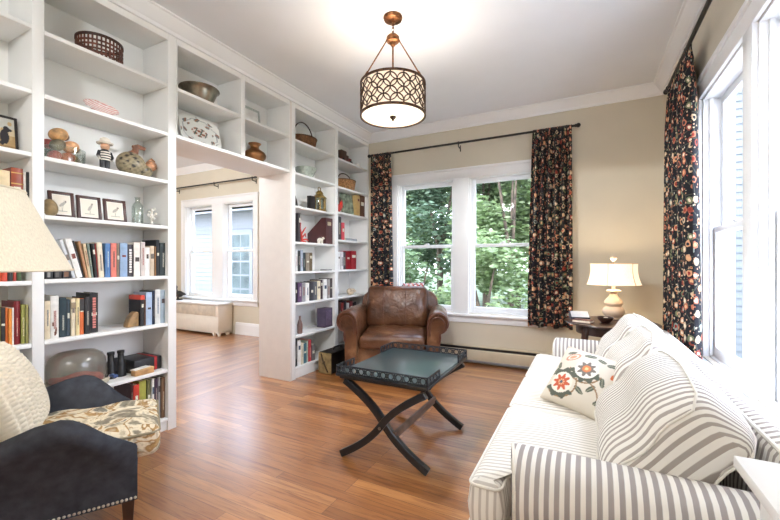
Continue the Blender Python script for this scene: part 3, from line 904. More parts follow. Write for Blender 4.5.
# ================================================================= TRAY COFFEE TABLE
BLK = plain((27, 31, 36), .32, var=.15, scale=20, coat=.3)
TRAYTOP = plain((52, 67, 69), .34, var=.06, scale=3, coat=.5)
ct = thing('coffee_table', 'black tray coffee table with ring gallery and curved crossed legs', 'coffee table', (-1.0, 2.19, 0))
TX0, TX1, TY0, TY1 = -1.303, -.722, 1.825, 2.56
bm = NB(); box(bm, TX0, TX1, TY0, TY1, .461, .478); box(bm, TX0+.022, TX1-.022, TY0+.012, TY1-.012, .447, .461)
build('tray_frame', bm, BLK, ct, bevel=.004)
bm = NB(); box(bm, TX0+.012, TX1-.012, TY0+.012, TY1-.012, .478, .483); build('tray_top', bm, TRAYTOP, ct, bevel=.001)
def gallery(p0, p1, end_posts=True):
    p0 = Vector(p0); p1 = Vector(p1); L = (p1-p0).length; d = (p1-p0)/L
    n = max(2, round(L/.046)); st = L/n; bm = NB(); up = Vector((0, 0, 1))
    for z in (.4835, .523): tube(bm, [p0+up*z, p1+up*z], .0032 if z < .5 else .0046, 8)
    for k in range(n):
        c = p0+d*(k+.5)*st+up*.503
        tube(bm, [c+(d*math.cos(2*PI*i/18)+up*math.sin(2*PI*i/18))*.0165 for i in range(18)], .0032, 6, True)
        for w_ in (-1, 1):
            q = c+d*w_*st/2
            tube(bm, [q+up*-.008-d*w_*.006, q+up*-.008+d*0], .0026, 6); tube(bm, [q+up*.008-d*w_*.006, q+up*.008], .0026, 6)
    for k in range(n+1):
        if end_posts and k in (0, n): tube(bm, [p0+d*k*st+up*.478, p0+d*k*st+up*.526], .0048, 8)
        else: tube(bm, [p0+d*k*st+up*.4835, p0+d*k*st+up*.523], .0024, 6)
    build('gallery_rail', bm, plain((52, 56, 62), .3, .6, var=.1), ct)
i_ = .008
gallery((TX0+i_, TY0+i_, 0), (TX1-i_, TY0+i_, 0)); gallery((TX0+i_, TY1-i_, 0), (TX1-i_, TY1-i_, 0))
for x in (TX0+i_, TX1-i_):
    gallery((x, TY0+i_+.002, 0), (x, TY0+.19, 0)); gallery((x, TY1-.19, 0), (x, TY1-i_-.002, 0))
def curved_leg(y, s, w=.0165):
    rings = []
    for k in range(25):
        t = -1+2*k/24
        x = s*.262*(.60*t+.40*t*abs(t)**1.2); z = .2255+.2085*t
        t2 = t+.01; dx = s*.262*(.60*t2+.40*t2*abs(t2)**1.2)-x; dz = .2085*.01
        n = Vector((dz, 0, -dx)).normalized()*.0195
        c = Vector((-1.0+x, y, max(.0, z)))
        ring = [c+n+Vector((0, -w, 0)), c+n+Vector((0, w, 0)), c-n+Vector((0, w, 0)), c-n+Vector((0, -w, 0))]
        for r_ in ring: r_.z = min(.4468, max(.0005, r_.z))
        rings.append(ring)
    bm = NB(); loft(bm, rings); build('leg', bm, BLK, ct, bevel=.003)
for y in (1.85, 2.50):
    curved_leg(y-.017 if y < 2 else y+.017, 1); curved_leg(y+.017 if y < 2 else y-.017, -1)
bm = NB(); box(bm, -.945, -.925, 1.86, 2.49, .152, .192, ); build('stretcher', bm, plain((104, 84, 72), .4, var=.15), ct, bevel=.003)
bm = NB()
for y in (1.813, 2.537): tube(bm, [(-1.0, y, .218), (-1.0, y+(.006 if y > 2 else -.006), .218)], .008, 12)
build('pivot_bolt', bm, plain((150, 146, 140), .3, .9), ct)

# ================================================================= BROWN LEATHER ARMCHAIR
lc = thing('leather_armchair', 'worn brown leather armchair with rolled arms in front of the back window', 'armchair', (-1.745, 3.53, 0), math.radians(20))
def LB(name, bm, m=LEATHER, par=None, **k): return build(name, bm, m, par or lc, local=True, **k)
bm = NB(); rbox(bm, .345, .375, .115, .03, None, 4, Matrix.Translation((0, 0, .215))); LB('seat_base', bm)
def cush(p, hx, hy, hz, k=.35, seed=0, ax=2):
    q = Vector(p); a, b = p.x/hx, (p.y/hy if ax == 2 else p.z/hz)
    f = 1+k*max(0, 1-a*a)**.7*max(0, 1-b*b)**.7
    if ax == 2: q.z *= f
    else: q.y *= f
    w = .005*math.sin(9*a+seed)*math.sin(8*b+1.3*seed)+.004*math.sin(17*a-11*b)
    if ax == 2: q.z += w if p.z > 0 else 0
    else: q.y += w if p.y < 0 else 0
    return q
bm = NB(); rbox(bm, .315, .34, .062, .04, lambda p: cush(p, .315, .34, .062, .35, 1), 12, Matrix.Translation((0, -.085, .385)) @ Matrix.Rotation(math.radians(3), 4, 'X')); LB('seat_cushion', bm)
# arched back
ol = []
for k in range(25):
    a = PI*k/24
    ol.append((-.425*math.copysign(abs(math.cos(a))**.45, math.cos(a)), .60+.235*abs(math.sin(a))**.55))
ol = [(-.40, .12)] + ol + [(.40, .12)]
rings = []
for y, s in ((.225, .955), (.235, .985), (.255, 1.), (.34, 1.), (.365, .985), (.375, .955)):
    rings.append([(x*s, y+.10*(z-.3), .45+(z-.45)*s) for x, z in ol])
bm = NB(); loft(bm, rings); LB('back', bm)
bm = NB(); rbox(bm, .325, .085, .225, .06, lambda p: cush(p, .325, .085, .225, .55, 2, 1), 12, Matrix.Translation((-.01, .15, .645)) @ Matrix.Rotation(math.radians(-13), 4, 'X')); bc_ = LB('back_cushion', bm)
Mb = Matrix.Translation((-.01, .15, .645)) @ Matrix.Rotation(math.radians(-13), 4, 'X')
for x in (-.135, .10):
    bm = NB(); tube(bm, [Mb @ cush(Vector((x, -.0855, -.19+.38*k/20)), .325, .085, .225, .55, 2, 1) for k in range(21)], .0035, 6); LB('seam', bm, plain((84, 46, 30), .4), bc_)
for s in (-1, 1):
    P = [(.325, .13), (.325, .46), (.328, .54)]
    for k in range(15):
        a = PI*(1-.0)-(PI*1.42)*k/14
        P.append((.428+.098*math.cos(a), .578+.098*math.sin(a)))
    P += [(.452, .44), (.445, .38), (.44, .13)]
    rings = []
    for y, k in ((-.432, .93), (-.438, .97), (-.425, 1.0), (-.2, 1.0), (.05, .985), (.2, .97), (.30, .95)):
        rings.append([(s*(.40+(x-.40)*k), y, .4+(z-.4)*k if z > .2 else z) for x, z in P])
    bm = NB(); loft(bm, rings); a_ = LB('arm', bm, ang=50)
    bm = NB()                                              # scroll-shaped front panel with welt
    tube(bm, [(s*(.40+(x-.40)*.93), -.437, .4+(z-.4)*.93) for x, z in P[1:-1]], .007, 8)
    tube(bm, [(s*(.412+(x-.412)*.68), -.4385, .42+(z-.42)*.80) for x, z in P[1:-1]], .006, 8)
    LB('arm_welt', bm, plain((84, 46, 30), .4), a_)
for x in (-.33, .33):
    for y in (-.34, .31):
        bm = NB(); lathe(bm, [(0, .0), (.028, 0), (.04, .03), (.038, .06), (.03, .10), (0, .1)], (x, y, 0), 20); LB('bun_foot', bm, DARKWOOD)
# a patterned cloth folded over the top of the chair back
R20 = Matrix.Translation((-1.745, 3.53, 0)) @ Matrix.Rotation(math.radians(20), 4, 'Z')
bm = NB(); G = []; prof = [(.262, .82), (.268, .850), (.282, .872), (.31, .884), (.36, .886), (.405, .880), (.43, .862), (.442, .82), (.448, .74)]
def fine(pr, m=4): return [tuple(pr[i][k]+(pr[i+1][k]-pr[i][k])*j/m for k in (0, 1)) for i in range(len(pr)-1) for j in range(m)] + [pr[-1]]
pf = fine(prof)
for i in range(41):
    x = .03+.24*i/40; G.append([bm.verts.new(R20 @ Vector((x, y, z+.004*math.sin(i*.9)*(z > .86)+.012*(i/40-.5)*(z > .8)))) for y, z in pf])
for i in range(40):
    for j in range(len(pf)-1): bm.faces.new((G[i][j], G[i+1][j], G[i+1][j+1], G[i][j+1]))
ci = [(i, j) for i in range(41) for j in range(len(pf))]
o = build('folded_throw', bm, painted(.95), None, recalc=False, ang=180); md = o.modifiers.new('cloth', 'SOLIDIFY'); md.thickness = .008; md.offset = 1
paint_attr(o, lambda co, k: (190, 76, 66) if math.sin(.8*ci[k][0]+.5*ci[k][1]) > .6 else ((78, 72, 84) if math.sin(.6*ci[k][0]-.7*ci[k][1]) > .6 else (206, 194, 194)))
tag(o, 'small patterned cloth folded over the top of the leather armchair back', 'throw')

# ================================================================= DARK ARMCHAIR
CHAR = plain((64, 66, 72), 1., var=.10, scale=26, bump=.2, bscale=420, spec=.05)
dc = thing('charcoal_armchair', 'charcoal armchair with nailhead trim and patterned seat in front of the left bookcase', 'armchair', (-2.0, .716, 0), math.radians(150))
def DB(name, bm, m=CHAR, par=None, **k): return build(name, bm, m, par or dc, local=True, **k)
bm = NB(); prism(bm, [(-.245, -.345), (.245, -.345), (.225, .33), (-.225, .33)], 'z', .165, .315); DB('seat_base', bm, bevel=.012, seg=3)
bm = NB(); rbox(bm, .222, .345, .058, .035, lambda p: cush(p, .222, .345, .058, .28, 3), 12, Matrix.Translation((0, -.085, .372))); sc1 = DB('seat_cushion', bm, PAISLEY)
bm = NB(); tube(bm, [(x, y, .412) for x, y in [(-.215, .24), (-.222, -.40), (-.2, -.427), (.2, -.427), (.222, -.40), (.215, .24)]], .005, 6)
DB('piping', bm, plain((150, 140, 116), .9), sc1)
for s in (-1, 1):
    rings = []
    for y, tp, fl in ((.34, .50, 1.), (.25, .492, 1.), (.12, .498, 1.), (.03, .52, 1.), (-.05, .549, 1.0), (-.12, .560, 1.), (-.155, .550, .96), (-.185, .530, .88), (-.215, .502, .76), (-.245, .472, .62), (-.275, .446, .46), (-.305, .425, .32), (-.330, .405, .18), (-.345, .392, .10), (-.349, .38, .06)):
        b = .240
        X = lambda v: s*(b+(v-b)*fl if v > b else v)
        rings.append([(s*.205, y, .28), (s*.222, y, min(.40, tp-.09)), (X(.252), y, tp-.055), (X(.275), y, tp-.02), (X(.305), y, tp-.003), (X(.338), y, tp), (X(.366), y, tp-.014), (X(.376), y, tp-.042), (X(.364), y, tp-.07), (X(.335), y, tp-.10), (X(.295), y, min(.34, tp-.13)), (X(.262), y, .25), (s*.247, y, .165), (s*.205, y, .165)])
    bm = NB(); loft(bm, rings); a_ = DB('arm', bm, ang=60)
    bm = NB()
    for k in range(46):
        y = -.342+.66*k/45
        ball(bm, (s*(.249+.0), y, .176), .0056, n=6)
    DB('nailhead_trim', bm, plain((206, 198, 182), .3, .8), a_)
rings = []
for z, y0, y1, hx in ((.165, .25, .345, .225), (.35, .25, .36, .25), (.55, .275, .385, .28), (.72, .305, .41, .29), (.80, .325, .42, .275), (.835, .34, .41, .24), (.845, .36, .395, .2)):
    rings.append([(-hx, y1, z), (-hx, y0+.02, z), (-hx+.03, y0, z), (hx-.03, y0, z), (hx, y0+.02, z), (hx, y1, z)])
bm = NB(); loft(bm, rings); DB('back', bm, bevel=.008, ang=60)
for x, y in ((-.212, -.318), (.212, -.318), (-.19, .29), (.19, .29)):
    bm = NB(); b0 = .014; rings = [[(x-q, y-q, z), (x+q, y-q, z), (x+q, y+q, z), (x-q, y+q, z)] for q, z in ((.013, 0), (.022, .164))]
    loft(bm, rings); DB('leg', bm, DARKWOOD, bevel=.003)
# knitted pillow on it
def knit(u, v):
    return .011*(abs(math.sin(u*15*PI/2)*math.sin((v*22+(.5 if int(abs(u*15/2)) % 2 else 0))*PI/2)))**.7
bm = NB(); th_ = math.radians(150); fv = Vector((math.sin(th_), -math.cos(th_), 0)); rv = Vector((math.cos(th_), math.sin(th_), 0))
M = frame_matrix(Vector((-2.0, .716, 0))-fv*.085+rv*.0+Vector((0, 0, .605)), rv, -fv*.38+Vector((0, 0, .92)))
pillow(bm, .385, .17, 150, M, .05, knit)
o = build('knitted_pillow', bm, plain((214, 205, 186), .95, var=.04, scale=40), None, ang=180)
tag(o, 'cream knitted pillow leaning in the charcoal armchair', 'pillow')

# ================================================================= FLOOR LAMP (cream shade at the left edge)
fl = thing('floor_lamp', 'floor lamp with a cream linen shade at the left edge beside the charcoal armchair', 'lamp', (-1.486, .359, 0))
LINEN = shade_mat('cream_linen', (222, 213, 192), (255, 232, 200), .08)
bm = NB(); lathe(bm, [(.247, 1.098), (.140, 1.325), (.137, 1.325), (.244, 1.098), (.247, 1.098)], (-1.486, .359, 0), 64); build('lamp_shade', bm, LINEN, fl, recalc=True)
bm = NB()
for z, r in ((1.100, .2462), (1.322, .141)): tube(bm, [(-1.486+r*math.cos(2*PI*i/48), .359+r*math.sin(2*PI*i/48), z) for i in range(48)], .0035, 6, True)
for k in range(3): tube(bm, [(-1.486, .359, 1.30), (-1.486+.139*math.cos(2.1*k), .359+.139*math.sin(2.1*k), 1.322)], .002, 5)
build('shade_ring', bm, plain((222, 210, 186), .8), fl)
bm = NB(); lathe(bm, [(0, 0), (.13, 0), (.13, .012), (.05, .03), (.014, .05), (.011, .10), (.011, 1.06), (.018, 1.07), (.018, 1.12), (0, 1.12)], (-1.486, .359, 0), 24); build('stand', bm, BRONZE, fl)
bm = NB(); ball(bm, (-1.486, .359, 1.17), .03, .03, .042); m_, nt_, b_, o_ = new_mat('warm_bulb'); b_.inputs['Emission Color'].default_value = (*lin((255, 222, 170)), 1); b_.inputs['Emission Strength'].default_value = 12.; WARM = m_
build('bulb', bm, WARM, fl)

# ================================================================= PENDANT
px, py = -1.137, 2.244
pd = thing('pendant_light', 'bronze drum pendant light with ring lattice hanging from the ceiling', 'pendant light', (px, py, 2.087))
bm = NB(); lathe(bm, [(0, 2.7495), (.062, 2.7495), (.064, 2.742), (.058, 2.728), (.035, 2.716), (.012, 2.71), (.008, 2.695), (0, 2.695)], (px, py, 0), 32); build('canopy', bm, BRONZE, pd)
bm = NB()
for k, z in enumerate((2.688, 2.667)):
    ax = Vector((1, .2, 0)).normalized() if k % 2 else Vector((.2, 1, 0)).normalized()
    tube(bm, [Vector((px, py, z))+ax*.008*math.cos(2*PI*i/14)+Vector((0, 0, .014*math.sin(2*PI*i/14))) for i in range(14)], .0025, 6, True)
build('chain', bm, BRONZE, pd)
bm = NB(); lathe(bm, [(0, 2.652), (.006, 2.652), (.008, 2.636), (.03, 2.63), (.043, 2.615), (.045, 2.595), (.04, 2.585), (.022, 2.58), (.015, 2.56), (0, 2.555)], (px, py, 0), 28); build('hub', bm, BRONZE, pd)
RD = .216; ZT, ZB = 2.306, 2.087
for k in range(3):
    a = math.radians(117.3+120*k)
    p0 = Vector((px+.036*math.cos(a), py+.036*math.sin(a), 2.60)); p1 = Vector((px+(RD-.004)*math.cos(a), py+(RD-.004)*math.sin(a), ZT-.01))
    bm = NB(); tube(bm, [p0, p1], .0042, 8)
    d = (p1-p0).normalized(); tube(bm, [p1-d*.05, p1-d*.01], .0075, 8); tube(bm, [p0, p0+d*.03], .0065, 8); build('rod', bm, BRONZE, pd)
bm = NB(); tube(bm, [(px, py, 2.56), (px, py, 2.17)], .006, 8)
for k in range(3): a = math.radians(-3+120*k); tube(bm, [(px, py, 2.24), (px+(RD-.012)*math.cos(a), py+(RD-.012)*math.sin(a), 2.24)], .003, 6)
build('stem', bm, BRONZE, pd)
PSH = shade_mat('pendant_fabric', (240, 228, 212), (255, 228, 198), .36)
bm = NB(); lathe(bm, [(RD-.010, ZB+.006), (RD-.010, ZT-.004), (RD-.012, ZT-.004), (RD-.012, ZB+.006), (RD-.010, ZB+.006)], (px, py, 0), 64); build('inner_shade', bm, PSH, pd)
bm = NB()
for z0, z1 in ((ZB, ZB+.014), (ZT-.012, ZT)):
    lathe(bm, [(RD-.008, z0), (RD+.002, z0), (RD+.002, z1), (RD-.008, z1), (RD-.008, z0)], (px, py, 0), 64)
build('rim_band', bm, plain((84, 60, 45), .42, .7, var=.25, scale=40), pd)
bm = NB(); ncol = 16; dth = 2*PI/ncol; st = dth*RD
for r_ in range(7):
    for c in range(ncol):
        zc = (ZB+ZT)/2+st*.5*(r_-3); pts = []
        for i in range(24):
            t = 2*PI*i/24; z = min(max(zc+st*.5*math.sin(t), ZB+.008), ZT-.006)
            th = dth*(c+.5*(r_ % 2))+dth*.5*math.cos(t)
            pts.append((px+(RD-.002)*math.cos(th), py+(RD-.002)*math.sin(th), z))
        if max(p[2] for p in pts)-min(p[2] for p in pts) > .012: tube(bm, pts, .0042, 4, True)
build('ring_lattice', bm, plain((74, 54, 42), .42, .7, var=.25, scale=40), pd)
m_, nt_, b_, o_ = new_mat('lit_diffuser'); b_.inputs['Base Color'].default_value = (.9, .86, .78, 1); b_.inputs['Emission Color'].default_value = (*lin((255, 238, 208)), 1); b_.inputs['Emission Strength'].default_value = .75; DIFF = m_
bm = NB(); lathe(bm, [(0, ZB+.004), (.10, ZB+.005), (RD-.011, ZB+.010), (RD-.011, ZB+.014), (0, ZB+.012)], (px, py, 0), 48); build('diffuser', bm, DIFF, pd)
bm = NB(); lathe(bm, [(0, ZB-.028), (.005, ZB-.026), (.008, ZB-.016), (.018, ZB-.008), (.022, ZB+.002), (0, ZB+.004)], (px, py, 0), 20); build('finial', bm, plain((70, 54, 44), .5, .3), pd)

# ================================================================= CORNER SIDE TABLE AND LAMP
stb = thing('side_table', 'round dark wood side table in the back right corner under the lamp', 'side table', (.175, 3.50, 0))
bm = NB(); lathe(bm, [(0, .632), (.305, .632), (.325, .636), (.336, .643), (.332, .650), (0, .650)], (.175, 3.50, 0), 48); build('tabletop', bm, DARKWOOD, stb, ang=40)
bm = NB(); lathe(bm, [(.24, .56), (.25, .56), (.25, .632), (.24, .632), (.24, .56)], (.175, 3.50, 0), 40); build('apron', bm, DARKWOOD, stb)
for k in range(4):
    a = math.radians(45+90*k); d = Vector((math.cos(a), math.sin(a), 0)); bm = NB()
    tube(bm, [Vector((.175, 3.50, 0))+d*r_+Vector((0, 0, z)) for r_, z in ((.242, .63), (.255, .57), (.265, .50), (.255, .38), (.235, .22), (.23, .10), (.245, .03), (.265, .006))], [.024, .026, .024, .019, .014, .012, .014, .006], 10); build('leg', bm, DARKWOOD, stb)
tl = thing('table_lamp', 'lit table lamp with a cream gourd base and paneled shade on the corner table', 'lamp', (.205, 3.69, .651))
cx, cy = .205, 3.69
CER = plain((232, 208, 182), .3, var=.05, scale=8, coat=.4)
bm = NB(); lathe(bm, [(0, .651), (.052, .651), (.056, .662), (.05, .668), (.066, .678), (.080, .698), (.083, .716), (.078, .736), (.062, .752), (.056, .758), (.062, .766), (.070, .782), (.066, .804), (.050, .824), (.034, .842), (.026, .864), (.03, .872), (.052, .880), (.056, .888), (.044, .896), (.014, .90), (.011, .93), (0, .93)], (cx, cy, 0), 40); build('base', bm, CER, tl)
LSH = shade_mat('lamp_shade_silk', (248, 236, 218), (255, 230, 198), .5)
nseg = 6; ZL0, ZL1 = .938, 1.115
def shade_ring(z, r):
    pts = []
    for k in range(nseg*8):
        a = 2*PI*k/(nseg*8); f = (k % 8)/8
        rr_ = r*(1-.035*math.sin(PI*f))
        pts.append((cx+rr_*math.cos(a+.25), cy+rr_*math.sin(a+.25), z))
    return pts
bm = NB(); rg = []
for i in range(9):
    t = i/8; rg.append(shade_ring(ZL0+(ZL1-ZL0)*t, .206-.028*t-.012*math.sin(PI*t)))
for i in range(9):
    t = 1-i/8; rg.append([((x-cx)*.985+cx, (y-cy)*.985+cy, z) for x, y, z in shade_ring(ZL0+(ZL1-ZL0)*t, .206-.028*t-.012*math.sin(PI*t))])
loft(bm, rg, True, False, True); sh_ = build('lamp_shade', bm, LSH, tl, ang=40)
bm = NB()
for k in range(nseg):
    a = 2*PI*k/nseg+.25
    tube(bm, [(cx+r_*1.006*math.cos(a), cy+r_*1.006*math.sin(a), ZL0+(ZL1-ZL0)*t) for t, r_ in ((q/8, .206-.028*q/8-.012*math.sin(PI*q/8)) for q in range(9))], .0028, 6)
for z, r_ in ((ZL0, .206), (ZL1, .178)): tube(bm, shade_ring(z, r_*1.004), .0032, 6, True)
build('shade_trim', bm, plain((232, 206, 166), .8), sh_)
bm = NB(); tube(bm, [(cx, cy, .93), (cx, cy, 1.13)], .003, 6)
for k in range(3): tube(bm, [(cx, cy, 1.10), (cx+.172*math.cos(2.1*k), cy+.172*math.sin(2.1*k), 1.113)], .002, 5)
build('harp', bm, BRONZE, tl)
bm = NB(); lathe(bm, [(0, 1.128), (.012, 1.13), (.010, 1.138), (.022, 1.150), (.026, 1.162), (.018, 1.174), (0, 1.178)], (cx, cy, 0), 20); build('finial', bm, CER, tl)
bm = NB(); ball(bm, (cx, cy, 1.02), .026, .026, .036); build('bulb', bm, WARM, tl)

# things on the corner table
cl = thing('clock_radio', 'dark clock radio with a pale sloped face on the corner table', 'clock', (-.05, 3.60, .651), math.radians(12))
bm = NB(); prism(bm, [(-.045, 0), (.05, 0), (.05, .055), (.02, .055), (-.045, .012)], 'x', -.075, .075); build('case', bm, plain((38, 44, 62), .4), cl, bevel=.004, local=True)
bm = NB(); prism(bm, [(-.046, .015), (-.046, .018), (.018, .059), (.020, .056)], 'x', -.068, .068); build('face', bm, plain((196, 202, 212), .3), cl, local=True)
# book lies flat
bt = thing('book', 'dark red book lying flat on the corner table beside the lamp', 'book', (-.02, 3.37, .651), math.radians(-18))
bm = NB(); box(bm, -.07, .07, -.05, .05, 0, .003); box(bm, -.07, .07, -.05, .05, .019, .022); box(bm, -.07, -.067, -.05, .05, 0, .022); build('cover', bm, plain((92, 40, 36), .5), bt, bevel=.001, local=True)
bm = NB(); box(bm, -.066, .066, -.046, .046, .003, .019); build('page_block', bm, PAGES, bt, local=True)
bw = thing('bowl', 'small dark bowl of pale shells on the corner table in front of the lamp', 'bowl', (.135, 3.42, .651))
bm = NB(); lathe(bm, [(0, 0), (.03, 0), (.034, .006), (.052, .025), (.058, .046), (.054, .046), (.047, .026), (.03, .010), (0, .008)], (0, 0, 0), 28); build('bowl_body', bm, plain((58, 36, 28), .35), bw, local=True)
for k, (x, y, z, r_) in enumerate(((-.018, .012, .030, .020), (.02, .01, .030, .018), (0, -.020, .030, .019), (.004, .006, .048, .017))):
    bm = NB(); ball(bm, (.135+x, 3.42+y, .651+z-r_*.8), r_, r_*.8, r_*.7, 10)
    o = build('shell', bm, plain((214, 196, 176), .5, var=.2, scale=90)); tag(o, 'pale shell lying in the small dark bowl on the corner table', 'shell', 'shells in the dark bowl')

# ================================================================= WHITE END TABLE, NEAR RIGHT
et = thing('end_table', 'white painted end table at the bottom right beside the sofa arm', 'side table', (.42, .79, 0))
bm = NB(); box(bm, .252, .602, .62, .955, .728, .75); build('tabletop', bm, WHITE, et, bevel=.003)
bm = NB(); box(bm, .285, .585, .65, .93, .30, .728); build('cabinet_body', bm, WHITE, et, bevel=.003)
bm = NB(); box(bm, .276, .285, .672, .908, .595, .708); dw = build('drawer_front', bm, WHITE, et, bevel=.004)
bm = NB(); lathe(bm, [(0, 0), (.008, 0), (.006, .008), (.013, .018), (0, .024)], (0, 0, 0), 16, M=Matrix.Translation((.276, .79, .65)) @ Matrix.Rotation(-PI/2, 4, 'Y')); build('knob', bm, plain((200, 200, 198), .3, .7), dw)
bm = NB(); box(bm, .276, .285, .672, .908, .33, .575); build('door_panel', bm, WHITE, et, bevel=.004)
for x in (.285, .555):
    for y in (.65, .90): bm = NB(); box(bm, x, x+.03, y, y+.03, 0, .30); build('leg', bm, WHITE, et, bevel=.003)

# ================================================================= CASE ON THE FLOOR, RADIATOR COVER
cs = thing('carrying_case', 'black carrying case with a tan end standing on the floor by the corner bookcase', 'case', (-2.345, 3.32, 0))
bm = NB(); box(bm, -2.425, -2.262, 3.108, 3.53, .004, .215); build('case_body', bm, plain((30, 27, 26), .5, var=.2), cs, bevel=.010, seg=3)
bm = NB(); box(bm, -2.422, -2.265, 3.098, 3.110, .004, .212); ep = build('end_panel', bm, plain((150, 130, 88), .55, var=.2, scale=18), cs, bevel=.006)
bm = NB(); tube(bm, [(-2.385, 3.096, .205), (-2.36, 3.094, .13), (-2.30, 3.095, .02)], .008, 6); box(bm, -2.363, -2.338, 3.090, 3.098, .10, .13); build('strap', bm, plain((74, 58, 38), .6), ep)
bm = NB(); tube(bm, [(-2.343, 3.25, .214), (-2.343, 3.26, .24), (-2.343, 3.38, .24), (-2.343, 3.39, .214)], .008, 8); build('handle', bm, plain((30, 27, 26), .5), cs)

rc = thing('radiator_cover', 'white wooden radiator cover bench under the far room window', 'radiator cover', (-5.65, 4.05, 0))
CREAMW = plain((232, 224, 210), .45, var=.01)
bm = NB(); box(bm, -6.38, -4.965, 3.925, 4.20, .468, .498); build('lid', bm, WHITE, rc, bevel=.006)
bm = NB(); box(bm, -6.35, -4.985, 3.95, 4.20, .035, .468); build('cover_body', bm, CREAMW, rc, bevel=.004)
bm = NB(); box(bm, -6.26, -5.06, 3.941, 3.951, .30, .455); build('front_grille', bm, plain((206, 194, 176), .5), rc, bevel=.003)
bm = NB(); box(bm, -6.36, -4.98, 3.940, 3.951, .06, .29); box(bm, -5.05, -4.98, 3.940, 3.951, .29, .465); build('front_panel', bm, CREAMW, rc, bevel=.003)
for x in (-6.35, -5.10, -4.995):
    bm = NB(); prism(bm, [(x, .0), (x+.025, 0), (x+.03, .06), (x-.03, .06)], 'y', 3.942, 3.975); build('foot', bm, CREAMW, rc)
bm = NB(); prism(bm, [(4.10, 0), (4.15, 0), (4.16, .06), (4.08, .06)], 'x', -5.01, -4.985); build('foot', bm, CREAMW, rc)
og = thing('bird_ornament', 'dark iron bird ornament standing on the radiator cover in the far room', 'ornament', (-6.12, 4.05, .499))
bm = NB(); lathe(bm, [(0, 0), (.07, 0), (.07, .012), (.02, .02), (.012, .05), (0, .05)], (0, 0, 0), 20); build('foot_plate', bm, BLACKIRON, og, local=True)
bm = NB(); ball(bm, (.02, 0, .10), .11, .045, .055); ball(bm, (-.06, 0, .21), .032, .028, .035); tube(bm, [(-.05, 0, .12), (-.062, 0, .17), (-.06, 0, .21)], [.04, .026, .022], 10); tube(bm, [(.10, 0, .11), (.2, 0, .10)], [.03, .012], 8); tube(bm, [(-.085, 0, .21), (-.125, 0, .205)], [.012, .003], 8)
tube(bm, [(-.055, 0, .24), (-.05, 0, .29)], [.01, .003], 6); build('bird_body', bm, BLACKIRON, og, local=True)
